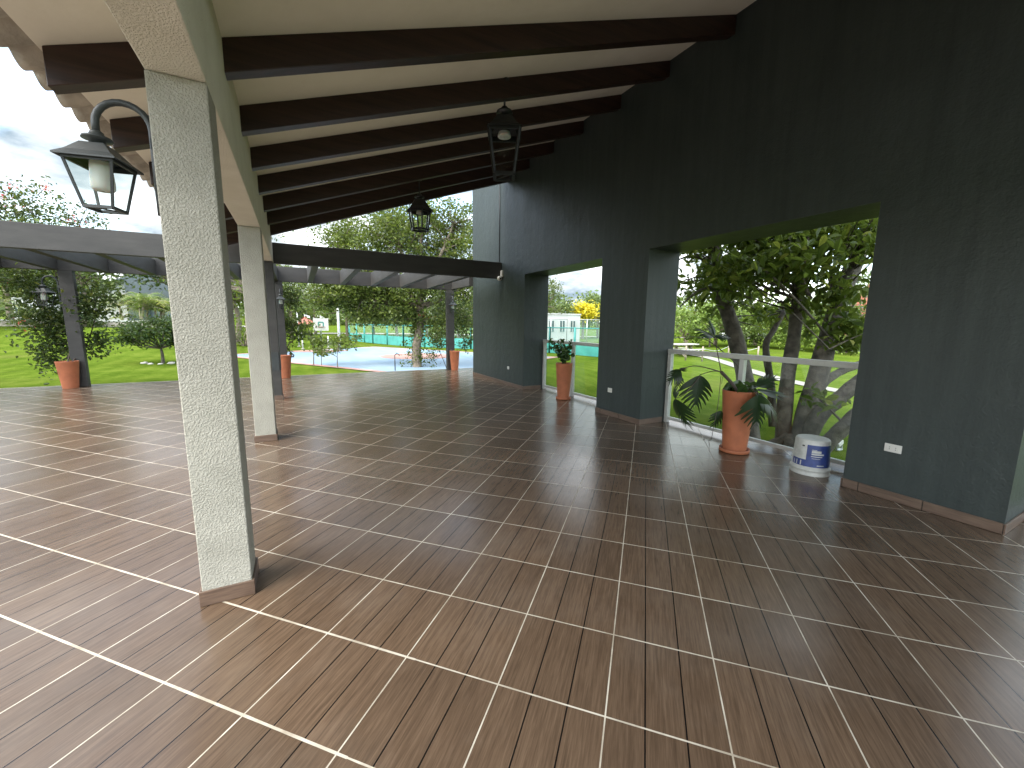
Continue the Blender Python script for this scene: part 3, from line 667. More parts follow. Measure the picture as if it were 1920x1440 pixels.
def bucket():
    x, y = at(1517, 884, z=0)[:2]
    t = thing('paint_bucket', 'upside down white paint bucket with a scuffed blue label', 'bucket', (x, y, 0)); h = .375
    rb, rt = .165, .150
    g = G(); g.lathe([(rb+.012, .001), (rb+.014, .012), (rb+.006, .018), (rb+.006, .05), (rb+.013, .054), (rb+.013, .066), (rb, .07), (rt+.002, h-.02), (rt-.004, h-.006), (rt-.012, h), (rt-.03, h-.004), (.002, h-.006)], (x, y, 0), 56, caps=False); g.build('bucket_body', 'bucketwhite', t)
    ang = math.atan2(-y, -x); 
    def patch(a0, a1, z0, z1, mat, name, off, par):
        g = G(); A_ = np.linspace(a0, a1, 14); V = []
        for z in (z0, z1):
            r = rb+(rt-rb)*(z-.07)/(h-.09)+off
            V += [(x+r*math.cos(ang+a), y+r*math.sin(ang+a), z) for a in A_]
        g.add(V, [(i, i+1, 15+i, 14+i) for i in range(13)], smooth=True); return g.build(name, mat, par)
    L = patch(-.25, 1.45, .095, .325, 'blue', 'label', .0025, t)
    patch(-1.15, -.25, .095, .165, 'blue', 'label', .0025, t)
    for a0, a1, z0, z1 in ((.02, .55, .245, .27), (.02, .72, .225, .24), (.0, .62, .205, .212), (.35, .75, .112, .122), (.02, .3, .275, .28), (.05, .5, .185, .189)):
        patch(a0, a1, z0, z1, 'bucketwhite', 'print', .0035, L)
    for a0 in (-1.0, -.8, -.55): patch(a0, a0+.07, .10, .15, 'bucketwhite', 'print', .0035, L)
    patch(-.55, -.4, .30, .315, 'hole', 'print', .0035, L)
bucket()
# ------------------------------------------------------------------ vines on the pergola posts
def gz(x, y): return float(ground_z(x, y))
def vine(name, label, base, masses, leaf, stems, mat='leaf_vine', flowers=None, shape=1, bark='barkdark'):
    t = thing(name, label, 'vine', base)
    g = G(); allc = []
    for c, r, k, per, sp in masses:
        L, cen = clumps(c, r, int(k*1.05), int(per*.75), sp*1.45, .1, flat=1.05); leaf_faces(g, L, leaf, .1, shape, aspect=.6); allc.append(cen)
    g.build('foliage', mat, t)
    g = G()
    for P, r in stems: g.tube(bez(P, 14), np.linspace(r, r*.5, 14), 6)
    cc = np.concatenate(allc); root = np.array(stems[0][0][-1] if stems else base, float)
    for p in cc[::2]:
        near = min((np.array(q) for P, _ in stems for q in bez(P, 8)), key=lambda q: np.linalg.norm(q-p)); m = (near+p)/2+rng.normal(size=3)*.05
        g.tube(bez([near, m, p], 6), [.008, .007, .006, .005, .004, .003], 4, False)
    g.build('stems', bark, t)
    if flowers:
        g = G()
        for c, r, k in flowers: leaf_faces(g, np.array(c)+rng.normal(size=(k, 3))*np.array(r), .05, .2, 0, aspect=.8)
        g.build('flowers', 'leaf_red', t)
Yv = 13.1
a0 = lambda u, v, y=Yv: at(u, v, y=y)
vine('climbing_vine', 'leafy climbing vine wrapped around the left pergola post', (-4.5, 12.6, .55),
     [(a0(95, 600), (.42, .3, .45), 22, 75, .12), (a0(75, 545), (.7, .35, .25), 22, 75, .13), (a0(100, 650), (.28, .2, .35), 12, 60, .09), (a0(170, 575), (.42, .35, .38), 20, 70, .11),
      (a0(30, 515), (.6, .3, .18), 12, 60, .12), (a0(185, 640), (.16, .2, .22), 6, 60, .08), (a0(165, 662), (.15, .15, .1), 3, 50, .07), (a0(100, 685), (.16, .15, .1), 4, 45, .07), (a0(185, 540), (.2, .25, .15), 5, 60, .09)],
     .075, [([(-4.5, 12.5, .55), a0(132, 640), a0(118, 570), (-4.55, 12.7, 2.5)], .02), ([(-4.45, 12.5, .55), a0(165, 640), a0(180, 570), (-4.2, 12.8, 2.5)], .014), ([a0(118, 570), a0(80, 560), a0(45, 530)], .012)],
     flowers=[(a0(45, 605), (.07, .07, .06), 24), (a0(15, 545), (.1, .1, .1), 10), (a0(75, 610), (.15, .1, .1), 10)])
at2 = lambda u, v: at(u, v, y=12.2)
vine('flowering_vine', 'sparse vine with pink blossoms growing over the pergola top at left', (-6, 12.2, 3),
     [(at2(20, 395), (.9, .5, .22), 22, 34, .13), (at2(70, 400), (.7, .5, .18), 16, 32, .12), (at2(125, 408), (.5, .4, .14), 10, 26, .10), (at2(175, 415), (.3, .3, .08), 5, 16, .08), (at2(80, 362), (.15, .15, .12), 4, 14, .08), (at2(30, 365), (.35, .2, .12), 6, 16, .08)],
     .062, [([at2(-60, 470), at2(0, 410), at2(60, 395)], .012), ([at2(20, 415), at2(55, 380), at2(85, 352)], .006), ([at2(148, 425), at2(155, 405), at2(166, 385)], .007), ([at2(155, 425), at2(165, 402), at2(182, 378)], .006), ([at2(0, 400), at2(8, 370), at2(0, 342)], .006), ([at2(175, 425), at2(180, 405), at2(190, 400)], .004)],
     flowers=[(at2(4, 375), (.1, .1, .14), 60), (at2(85, 352), (.04, .04, .04), 14), (at2(145, 415), (.08, .05, .05), 20), (at2(28, 350), (.1, .1, .03), 10)])
vine('climbing_vine', 'woody vine climbing the middle pergola post behind the pot', (-.2, 12.6, .6),
     [(a0(545, 570), (.25, .25, .4), 12, 60, .10), (a0(548, 615), (.28, .25, .3), 12, 60, .09), (a0(536, 545), (.18, .2, .25), 6, 50, .09), (a0(562, 632), (.2, .2, .15), 6, 45, .08), (a0(540, 660), (.08, .1, .12), 3, 20, .05)],
     .07, [([(-.25, 12.5, .6), a0(552, 668), a0(538, 650), a0(556, 630), a0(543, 600), a0(535, 560)], .02), ([a0(538, 650), a0(546, 668), a0(540, 700, 12.5)], .012)])
vine('climbing_vine', 'leafy vine around the pergola post beside the dark wall', (4.5, 12.6, .6),
     [(a0(818, 640), (.35, .3, .3), 12, 55, .10), (a0(868, 600), (.3, .3, .6), 18, 60, .11), (a0(828, 575), (.3, .3, .5), 12, 55, .11), (a0(872, 645), (.25, .25, .2), 7, 45, .08), (a0(838, 548), (.3, .3, .1), 5, 40, .09), (a0(810, 672), (.15, .15, .18), 5, 20, .06)],
     .07, [([(4.45, 12.5, .6), a0(838, 640), a0(845, 590), a0(842, 545)], .018), ([a0(838, 692), a0(825, 660), a0(815, 640)], .012), ([(4.55, 12.5, .6), a0(868, 650), a0(880, 600)], .012)],
     flowers=None)
# ------------------------------------------------------------------ large tree behind the terrace
def big_tree():
    base = at(783, 688, z=-.3); base[2] = -.32; D = float(MB[2]@(base-O3))
    t = thing('broad_tree', 'big spreading tree with a leafy trunk behind the terrace edge', 'tree', base)
    q = lambda u, v, dd=0: at(u, v, d=D+dd)
    g = G(); fork = q(787, 575)
    g.tube(bez([base-np.array([0, 0, .2]), q(781, 650), q(788, 610), fork], 12), np.linspace(.20, .15, 12), 12)
    masses = [(q(740, 455), (2.6, 2.0, 1.3), 60), (q(800, 420, 1), (2.2, 2.0, 1.3), 50), (q(820, 540), (2.0, 2, 1.1), 46), (q(660, 520), (1.7, 1.6, .9), 36), (q(720, 560), (1.6, 1.6, .8), 32),
              (q(870, 480, .5), (1.9, 2, 1.6), 44), (q(650, 445), (1.1, 1.2, .6), 18), (q(600, 545), (.8, 1, .5), 8), (q(840, 610), (1.1, 1.1, .7), 18), (q(760, 592), (.8, .9, .5), 10), (q(690, 590), (.8, .8, .45), 12), (q(640, 560), (1.2, 1.2, .6), 22), (q(610, 565), (.7, .8, .5), 8), (q(930, 560), (1.6, 1.6, 1.3), 20), (q(960, 450), (2, 2, 1.4), 24)]
    C = []; cen = []
    for c, r, k in masses: L, ce = clumps(c, r, int(k*1.25), 110, .27, .15); C.append(L); cen.append(ce)
    cen = np.concatenate(cen)
    limbs = [[fork, q(760, 540), q(700, 500), q(640, 470)], [fork, q(800, 530), q(830, 470), q(850, 420, .6)], [fork, q(780, 520, -.5), q(740, 450), q(735, 405)], [fork, q(830, 560), q(880, 530), q(930, 480)], [fork, q(740, 565), q(680, 560), q(620, 550)], [fork, q(787, 500), q(790, 440, .8), q(795, 395, 1)], [q(788, 600), q(815, 598), q(845, 600)]]
    for P in limbs: g.tube(bez(P, 12), np.linspace(.12, .035, 12), 8)
    pts = np.concatenate([bez(P, 10) for P in limbs])
    for p in cen:
        n_ = pts[np.argmin(np.linalg.norm(pts-p, axis=1))]; g.tube(bez([n_, (n_+p)/2+rng.normal(size=3)*.12, p], 6), np.linspace(.03, .008, 6), 4, False)
    g.build('trunk', 'bark', t)
    g = G(); leaf_faces(g, np.concatenate(C), .125, .3, 0, aspect=.55); g.build('crown', 'leaf_tree', t)
    g = G(); L = []
    for k in range(34): s = rng.random(); p = q(783+rng.normal()*4, 600+s*85); L.append(p+rng.normal(size=(45, 3))*np.array([.13, .11, .16]))
    for u, v in ((758, 682), (765, 665), (762, 645), (805, 664), (812, 690), (756, 693)): L.append(q(u, v)+rng.normal(size=(45, 3))*np.array([.13, .12, .1]))
    leaf_faces(g, np.concatenate(L), .085, .2, 0, aspect=.8); g.build('trunk_creeper', 'leaf_tree', t)
    g = G(); leaf_faces(g, q(790, 592)+rng.normal(size=(60, 3))*np.array([.12, .12, .06]), .1, .2, 0, aspect=.8); leaf_faces(g, q(818, 594)+rng.normal(size=(40, 3))*np.array([.2, .12, .05]), .08, .2, 0, aspect=.8); g.build('blossoms', 'leaf_orange', t)
big_tree()
# ------------------------------------------------------------------ fig tree outside the big opening
def fig_tree():
    base = np.array([7.75, 3.75, -.58])
    t = thing('fig_tree', 'large many stemmed fig tree just outside the railing', 'tree', base)
    q = lambda u, v, d: at(u, v, d=d)
    g = G()
    S = [([q(1408, 845, 7.6), q(1402, 760, 7.9), q(1395, 700, 8.1), q(1375, 620, 8.3), q(1350, 540, 8.5), q(1340, 470, 8.6), q(1335, 400, 8.7), q(1330, 300, 8.9)], .165, .125),
         ([q(1468, 860, 6.6), q(1470, 780, 6.7), q(1478, 700, 6.9), q(1490, 620, 7.1), q(1496, 560, 7.2), q(1500, 480, 7.4), q(1510, 380, 7.6)], .125, .08),
         ([q(1490, 870, 6.4), q(1510, 790, 6.5), q(1535, 700, 6.6), q(1556, 620, 6.8), q(1585, 540, 7.0), q(1620, 460, 7.2), q(1670, 380, 7.4)], .175, .095),
         ([q(1500, 870, 6.4), q(1530, 788, 6.3), q(1568, 752, 6.3), q(1600, 724, 6.3), q(1660, 675, 6.3), q(1760, 600, 6.3)], .125, .09),
         ([q(1510, 885, 6.1), q(1545, 838, 6.0), q(1577, 806, 5.9), q(1607, 777, 5.9), q(1680, 716, 5.9), q(1800, 640, 5.8)], .11, .09),
         ([q(1515, 765, 6.8), q(1543, 720, 6.9), q(1572, 699, 7), q(1604, 686, 7), q(1690, 655, 7.1)], .075, .055),
         ([q(1450, 800, 7.4), q(1445, 720, 7.5), q(1436, 650, 7.6), q(1450, 620, 7.7), q(1470, 585, 7.8)], .075, .04),
         ([q(1540, 700, 6.6), q(1548, 650, 6.7), q(1560, 600, 6.8), q(1560, 560, 6.9)], .07, .04)]
    for P, r0, r1 in S: g.tube(bez(P, 22), np.linspace(r0, r1, 22)*(1+.05*np.sin(np.arange(22)*1.7)), 14)
    for P, r in [([q(1520, 560, 6.6), q(1505, 520, 6.5), q(1512, 470, 6.5), q(1518, 430, 6.5)], .03), ([q(1505, 545, 6.9), q(1470, 530, 7), q(1420, 500, 7), q(1380, 470, 7)], .035), ([q(1560, 640, 6.4), q(1500, 570, 6.3), q(1450, 520, 6.3), q(1400, 480, 6.3)], .022),
                 ([q(1555, 655, 6.1), q(1520, 620, 6.1), q(1485, 585, 6.0)], .013), ([q(1555, 655, 6.1), q(1585, 640, 6.1), q(1620, 625, 6.1)], .014), ([q(1345, 540, 8.4), q(1310, 545, 8.2), q(1275, 575, 8)], .03), ([q(1340, 500, 8.4), q(1300, 480, 8.2), q(1270, 488, 8)], .03), ([q(1570, 470, 7), q(1600, 450, 6.8), q(1640, 425, 6.6)], .035), ([q(1560, 600, 6.9), q(1590, 585, 6.7), q(1612, 555, 6.6)], .016), ([q(1390, 690, 8), q(1330, 640, 7.6), q(1285, 630, 7.4)], .012)]:
        g.tube(bez(P, 12), np.linspace(r, r*.45, 12), 7)
    # flared roots
    for k in range(9):
        a = -2.6+k*.62; p0 = q(1480, 838, 6.55); e = p0+np.array([math.cos(a)*.75, math.sin(a)*.75, 0]); e[2] = -.62
        g.tube(bez([p0+np.array([0, 0, .15]), (p0+e)/2, e], 8), np.linspace(.12, .03, 8), 7)
    g.build('trunk', 'barkgrey', t)
    L = []; cen = []
    for u, v, d, r, k in [(1380, 430, 7.4, (1.3, 1.3, .5), 30), (1500, 430, 6.9, (1.2, 1.2, .6), 34), (1590, 470, 6.6, (.9, 1.0, .7), 30), (1420, 520, 7.8, (.9, 1.0, .6), 22), (1300, 470, 8.4, (.9, 1, .45), 9), (1310, 545, 8.6, (.7, .8, .3), 8), (1460, 490, 6.3, (.7, .7, .4), 18), (1570, 570, 6.5, (.5, .6, .5), 12), (1440, 385, 7.4, (2.0, 1.4, .4), 12), (1600, 410, 7, (1.2, 1.2, .4), 9),
                          (1600, 640, 6.3, (.25, .3, .3), 4), (1400, 575, 9, (1.3, 1.2, .6), 16), (1500, 600, 9.5, (1.3, 1.2, .6), 14), (1540, 745, 6.0, (.12, .12, .1), 2), (1330, 520, 7, (.4, .4, .3), 5)]:
        a, c = clumps(q(u, v, d), r, k, 30, .19, .15); L.append(a[a[:, 0] > 5.6]); cen.append(c[c[:, 0] > 5.8])
    cen = np.concatenate(cen); lim = np.concatenate([bez(P, 16) for P, _, _ in S]); tw = G()
    for p in cen:
        n_ = lim[np.argmin(np.linalg.norm(lim-p, axis=1))]; tw.tube(bez([n_, (n_+p)/2+rng.normal(size=3)*.08+np.array([0, 0, .05]), p], 6), np.linspace(.02, .006, 6), 4, False)
    tw.build('twigs', 'barkdark', t)
    g = G(); leaf_faces(g, np.concatenate(L), .145, .15, 1, droop=.9, aspect=.55); g.build('crown', 'leaf_ficus', t)
fig_tree()
# ------------------------------------------------------------------ garden trees
def px_ground(u, v, z=-.3, it=6):
    for _ in range(it): p = at(u, v, z=z); z = gz(p[0], p[1])
    p[2] = z; return p
b = px_ground(305, 681)
tree('small_round_tree', 'small dark round tree ringed with white stones on the left lawn', b, 1.62, (.98, .9, .55), .05, 'leaf_dark', 46, 90, .1, .17, 'barkgrey', crown_off=(-.12, 0), zc=1.12, shape=1, fork=.35)
for dx, dy, sz, lab in [(-.50, -.05, .10, 'large pale stone left of the small round tree'), (-.28, -.30, .07, 'small pale stone in front of the small round tree, left of its trunk'), (.02, -.36, .06, 'flat pale stone straight in front of the small round tree'), (.30, -.26, .09, 'pale stone right of the trunk of the small round tree'), (.52, 0, .07, 'outermost right pale stone beside the small round tree')]:
    g = G(); c = b+np.array([dx, dy, .0]); g.lathe([(sz*.6, -.04), (sz*1.1, 0), (sz*.9, sz*.5), (sz*.3, sz*.75)], (0, 0, 0), 8, rng.random()); g.v[-1] = g.v[-1]*np.array([1.3, 1, 1])*(1+.12*rng.normal(size=(len(g.v[-1]), 1)))+c
    tag(g.build('stone', 'rock', None, .01, c), lab, 'stone', 'stones around the small tree')
for i, (u, v, h, r) in enumerate([(588, 685, 1.95, .026), (603, 686, 1.0, .018), (633, 690, 1.25, .02)]):
    bb = px_ground(u, v)
    lab = ['tall thin young tree at the edge of the blue court', 'short forked sapling beside the tall young tree', 'slim sapling with a flat leafy top by the court corner'][i]
    t = thing('young_tree', lab, 'tree', bb, 'young trees by the court'); g = G()
    tip = bb+np.array([-.25 if i == 0 else .15, 0, h]); st = bez([bb-np.array([0, 0, .05]), bb+np.array([.02, 0, h*.5]), tip], 9); g.tube(st, np.linspace(r, r*.4, 9), 6); C = []
    for k in range(9 if i != 1 else 6):
        p0 = st[3+k % 5]; e = p0+np.array([rng.normal()*.38, rng.normal()*.3, .12+.3*rng.random()]); e[2] = min(e[2], bb[2]+h); g.tube(bez([p0, (p0+e)/2+np.array([0, 0, .04]), e], 5), np.linspace(r*.4, r*.15, 5), 4); C.append(e+rng.normal(size=(60, 3))*np.array([.15, .15, .07]))
    g.build('trunk', 'bark', t); g = G(); leaf_faces(g, np.concatenate(C), .13, .4, 0); g.build('crown', 'leaf_tree', t)
def palm(name, label, base, h, stems, nfr, L, mat='palm', group='palms by the low stone wall'):
    base = np.array(base, float); t = thing(name, label, 'palm', base, group); T = G(); Fg = G()
    for s in range(stems):
        o = base+np.array([rng.normal()*.35*(stems > 1), rng.normal()*.35*(stems > 1), -.1]); hh = h*(.12+.16*rng.random()) if stems > 1 else h*.25
        top = o+np.array([rng.normal()*.3, rng.normal()*.3, hh]); T.tube(bez([o, (o+top)/2, top], 6), np.linspace(.09, .06, 6), 7)
        for k in range(nfr):
            a = rng.random()*6.28; el = .5+.9*rng.random(); d = np.array([math.cos(a)*math.cos(el), math.sin(a)*math.cos(el), math.sin(el)])
            ll = L*(.75+.4*rng.random()); P = np.array([top+d*ll*u+np.array([math.cos(a)*.25, math.sin(a)*.25, -1.15])*ll*.62*u*u for u in np.linspace(0, 1, 9)])
            T.tube(P, np.linspace(.02, .005, 9), 4, False)
            sd_ = np.array([-math.sin(a), math.cos(a), 0]); Q = bez(P, 26); V = []; Fc = []
            for i in range(3, 26):
                tg = Q[min(i+1, 25)]-Q[i-1]; tg /= np.linalg.norm(tg); wl = ll*.26*math.sin(math.pi*(i/27)**.8)+.05
                for sg in (-1, 1):
                    tip = Q[i]+sd_*sg*wl*.75+tg*wl*.5-np.array([0, 0, wl*.55*rng.random()]); n = len(V); V += [Q[i]-tg*.018, Q[i]+tg*.018, tip]; Fc.append((n, n+1, n+2))
            Fg.add(V, Fc, np.clip(rng.normal(.5, .22)+rng.normal(size=len(Fc))*.1, 0, 1))
    T.build('trunk', 'woodgrey', t); Fg.build('fronds', mat, t)
def wallp(u, v, y): p = at(u, v, y=y); return p
for u, y, h, st, n, L, lab in [(262, 37.5, 5.4, 4, 14, 2.9, 'yellow green bushy palm in front of the grey tower'), (300, 38.5, 5.2, 4, 14, 2.8, 'golden tipped bushy palm beside the first white column'), (8, 35, 6.0, 3, 12, 2.6, 'tall green palm at the left edge of the photo'), (40, 37.2, 3.0, 1, 10, 1.3, 'low fan shaped palm behind the left stone wall'), (222, 37.2, 2.6, 1, 9, 1.0, 'thin young palm before the pale building')]:
    p = wallp(u, 600, y); p[2] = gz(p[0], p[1]); palm('garden_palm', lab, p, h, st, n, L)
# low stone wall with pale coping
def stone_wall():
    p0 = wallp(-80, 600, 36); p1 = wallp(330, 600, 36); t = thing('stone_wall', 'low rubble stone wall with white coping behind the left lawn', 'wall', (p0+p1)/2*np.array([1, 1, 0]))
    g = G(); g.box((p0[0], 36, .3), (p1[0], 36.3, 1.36)); g.build('masonry', 'stone', t, .01)
    g = G(); g.box((p0[0]-.05, 35.96, 1.361), (p1[0]+.05, 36.36, 1.45)); g.build('coping', 'whitewall', t, .01)
stone_wall()
def building(name, label, base, parts, cat='building'):
    t = thing(name, label, cat, base); return t
def house_left():
    y = 52; q = lambda u, v: at(u, v, y=y); t = thing('house', 'pale modern house with sloping roof and grey tower behind the palms', 'building', q(240, 600)*np.array([1, 1, 0]))
    a = q(120, 560); b_ = q(242, 522); c = q(330, 500)
    g = G(); x0, x1 = a[0], b_[0]; z0, z1 = a[2]-.2, b_[2]
    V = [(x0, y, .3), (x1, y, .3), (x1, y, z1), (x0, y, z0)]; V += [(x, yy+8, z) for x, yy, z in V]
    g.add(V, [(0, 1, 2, 3), (7, 6, 5, 4), (0, 4, 5, 1), (1, 5, 6, 2), (2, 6, 7, 3), (3, 7, 4, 0)]); g.build('walls', 'whitewall', t)
    g = G(); g.bar((x0-.3, y+3.9, z0+.1), (x1-.02, y+3.9, z1+.12), 8.6, .2); g.build('roof', 'greywall', t)
    g = G(); g.box((x1+.01, y-1.5, .3), (c[0]+1, y+7, q(240, 470)[2])); g.build('tower', 'greywall', t)
    g = G(); g.box((x1+4.2, y-1.7, .3), (c[0]+4, y-1.51, q(240, 572)[2])); g.build('porch_wall', 'whitewall', t)
    g = G(); w0 = q(262, 590); g.box((w0[0], y-1.72, 1.2), (w0[0]+1.2, y-1.505, 2.9)); w = g.build('window', 'window', t)
house_left()
def house2(label, u0, u1, v_top, y, depth, roof, name='house'):
    p0 = at(u0, 600, y=y); p1 = at(u1, 600, y=y); zt = at((u0+u1)/2, v_top, y=y)[2]; z0 = gz(p0[0], y)-.3
    t = thing(name, label, 'building', ((p0[0]+p1[0])/2, y, z0))
    g = G(); g.box((p0[0], y, z0), (p1[0], y+depth, zt)); g.build('walls', 'whitewall', t)
    g = G()
    if roof == 'flat': g.box((p0[0]-.06, y-.06, zt+.001), (p1[0]+.06, y+depth+.06, zt+.12)); g.build('roof', 'whitewall', t)
    else:
        m = (p0[0]+p1[0])/2; r = (p1[0]-p0[0])*.16+1; e = .5
        V = [(p0[0]-e, y-e, zt), (p1[0]+e, y-e, zt), (p1[0]+e, y+depth+e, zt), (p0[0]-e, y+depth+e, zt), (p0[0]+2, y+depth/2, zt+r), (p1[0]-2, y+depth/2, zt+r)]
        g.add(V, [(0, 1, 5, 4), (1, 2, 5), (2, 3, 4, 5), (3, 0, 4), (3, 2, 1, 0)]); g.build('roof', 'red_tile', t)
    nw = 3; w = (p1[0]-p0[0])/(nw*2+1)
    for k in range(nw):
        x = p0[0]+w*(1+2*k); zz_ = z0+(zt-z0)*.45
        g = G(); g.box((x, y-.05, zz_), (x+w, y-.004, zz_+(zt-z0)*.35)); f = g.build('window', 'window', t)
        g = G()
        for xx in (x, x+w*.5, x+w): g.bar((xx, y-.07, zz_), (xx, y-.07, zz_+(zt-z0)*.35), .08, .05)
        g.build('window_frame', 'whitewall', f)
    return t
house2('white flat roofed house seen through the far wall opening', 1018, 1088, 590, 34, 7, 'flat')
house2('white house with red tiled roof far beyond the young trees', 555, 590, 608, 95, 12, 'red')
house2('house with red tiled roof seen between the fig stems', 1650, 1860, 640, 14, 3, 'red')
house2('white house behind the left stone wall and vine', 20, 100, 560, 56, 8, 'flat')
house2('white house behind the fig tree lawn', 1385, 1480, 628, 40, 8, 'flat')
# court fence
def fence(pts, hs, hp, nposts, label, rail=True, mat='screen', pmat='teal', name='court_fence'):
    t = thing(name, label, 'fence', (pts[0][0], pts[0][1], pts[0][2]))
    for a, b_ in zip(pts[:-1], pts[1:]):
        a = np.array(a, float); b_ = np.array(b_, float); n = max(1, int(round(np.linalg.norm(b_-a)/2.2)))
        if hs > 0:
            g = G(); up = np.array([0, 0, 1.]); g.bar(a+up*(hs/2+.03), b_+up*(hs/2+.03), .02, hs); g.build('windscreen', mat, t)
        g = G(); g.add([a+[0, 0, hs+.05], b_+[0, 0, hs+.05], b_+[0, 0, hp], a+[0, 0, hp]], [(0, 1, 2, 3)]); g.build('wire_mesh', 'mesh', t)
        g = G(); g.tube([a+[0, 0, hp], b_+[0, 0, hp]], .03, 6); g.build('top_rail', pmat, t)
        for i in range(n+1):
            p = a+(b_-a)*i/n; g = G(); g.tube([p, p+[0, 0, hp+.05]], .075 if hs else .045, 6); g.build('fence_post', pmat, t)
fp = [at(u, v, z=-.32) for u, v in ((656, 639), (700, 644), (757, 649.5), (883, 655), (1030, 662), (1130, 671))]
fence(fp, .72, 1.62, 5, 'teal fence with a low windscreen along the sports court')
fp2 = [at(1000, 645, z=-.32), at(1062, 644, z=-.32), at(1135, 643, z=-.32)]
fence(fp2, 0, 2.3, 5, 'tall white wire fence in front of the far white house', mat='galv', pmat='galv')
fp3 = [px_ground(1258, 662), px_ground(1330, 664), px_ground(1430, 668)]
def post_rope():
    t = thing('low_fence', 'low fence of white posts and chain on the far right lawn', 'fence', fp3[0])
    P = [px_ground(u, v) for u, v in ((1250, 673), (1285, 676), (1316, 678), (1365, 672), (1420, 676))]
    for p in P: g = G(); g.tube([p, p+np.array([0, 0, .8])], .04, 6); g.build('post', 'woodgrey', t)
    for a, b_ in zip(P[:-1], P[1:]): g = G(); g.tube(bez([a+[0, 0, .7], (a+b_)/2+[0, 0, .5], b_+[0, 0, .7]], 8), .012, 4); g.build('chain', 'galv', t)
post_rope()
def bench():
    p = px_ground(1280, 668); p[2] = gz(p[0], p[1]); t = thing('picnic_table', 'small white picnic table on the lawn beyond the pier', 'table', p)
    g = G(); g.box((p[0]-.9, p[1]-.4, p[2]+.7), (p[0]+.9, p[1]+.4, p[2]+.76)); g.build('table_top', 'rock', t)
    for s in (-1, 1):
        g = G(); g.box((p[0]-.9, p[1]+s*.7-.15, p[2]+.42), (p[0]+.9, p[1]+s*.7+.15, p[2]+.46)); g.build('seat', 'rock', t)
        g = G(); g.bar((p[0]+s*.6, p[1]-.75, p[2]), (p[0]+s*.6, p[1]+.2, p[2]+.7), .06, .08); g.bar((p[0]+s*.6, p[1]+.75, p[2]), (p[0]+s*.6, p[1]-.2, p[2]+.7), .06, .08); g.build('leg', 'woodgrey', t)
bench()
def flood():
    p = px_ground(1573, 845, -.55); t = thing('garden_floodlight', 'small white floodlight on the grass below the fig tree', 'floodlight', p)
    g = G(); g.bar(p+[-.07, 0, .02], p+[.07, 0, .02], .05, .02); g.bar(p+[-.08, 0, .02], p+[-.08, 0, .16], .02, .02); g.bar(p+[.08, 0, .02], p+[.08, 0, .16], .02, .02); g.build('bracket', 'galv', t)
    g = G(); g.bar(p+[-.07, .03, .10], p+[.07, .03, .16], .11, .07); g.build('lamp_head', 'white', t, .008)
flood()
def spigot():
    p = px_ground(741, 696); t = thing('garden_tap', 'short standing garden tap between the terrace and court', 'tap', p)
    g = G(); g.tube([p, p+[0, 0, .62]], .02, 8); g.build('pipe', 'irongrey', t)
    g = G(); g.tube(bez([p+[0, 0, .6], p+[.06, 0, .66], p+[.16, 0, .64], p+[.17, 0, .58]], 8), .016, 8); g.lathe([(.035, 0), (.035, .01)], p+[.06, 0, .69], 10); g.build('tap_head', 'irongrey', t)
spigot()
def lamp_pole():
    p = px_ground(637, 655, -.3); t = thing('court_pole', 'tall white pole standing beside the court', 'pole', p); zt = at(627, 575, y=p[1])[2]
    g = G(); g.tube([p, (p[0], p[1], zt)], [.09, .07], 10); g.build('pole', 'whitewall', t)
    g = G(); g.lathe([(.09, 0), (.12, .04), (.02, .1)], (p[0], p[1], zt), 10); g.build('cap', 'galv', t)
lamp_pole()
for i, (u, v0, v1, lab) in enumerate([(568, 655, 632, 'short white volleyball post at the court corner'), (561, 650, 585, 'thin white pole behind the middle vine'), (616, 652, 630, 'short white post beyond the blue court')]):
    p = px_ground(u, v0); zt = at(u, v1, y=p[1])[2]; t = thing('court_post', lab, 'post', p)
    g = G(); g.tube([p, (p[0], p[1], zt)], .045, 8); g.build('pole', 'whitewall', t); g = G(); g.lathe([(.12, 0), (.12, .04), (.05, .05)], p, 10); g.build('base', 'concrete', t)
def hoop():
    c = px_ground(602, 645); c0 = c.copy(); t = thing('basketball_hoop', 'white basketball backboard with hoop at the far end of the court', 'basketball hoop', c)
    y = c[1]; a = at(588, 620, y=y); b_ = at(615, 597, y=y)
    g = G(); g.box((a[0], y-.03, a[2]), (b_[0], y+.03, b_[2])); bd = g.build('backboard', 'white', t)
    cx = (a[0]+b_[0])/2; w = (b_[0]-a[0])*.16; z0 = a[2]+(b_[2]-a[2])*.3; z1 = a[2]+(b_[2]-a[2])*.68
    g = G()
    for P in (((cx-w, z0), (cx+w, z0)), ((cx-w, z1), (cx+w, z1)), ((cx-w, z0), (cx-w, z1)), ((cx+w, z0), (cx+w, z1))): g.bar((P[0][0], y-.04, P[0][1]), (P[1][0], y-.04, P[1][1]), .01, .09)
    g.build('target_square', 'teal', bd)
    g = G(); th = np.linspace(0, 2*np.pi, 14); g.tube([(cx+.3*math.cos(x), y-.38+.3*math.sin(x), z0) for x in th], .025, 5); g.build('rim', 'red_tile', t)
    g = G(); g.tube([(cx, y+.8, c[2]-.1), (cx, y+.8, b_[2]-.5), (cx, y+.05, b_[2]-.4)], .07, 8); g.build('pole', 'galv', t)
hoop()
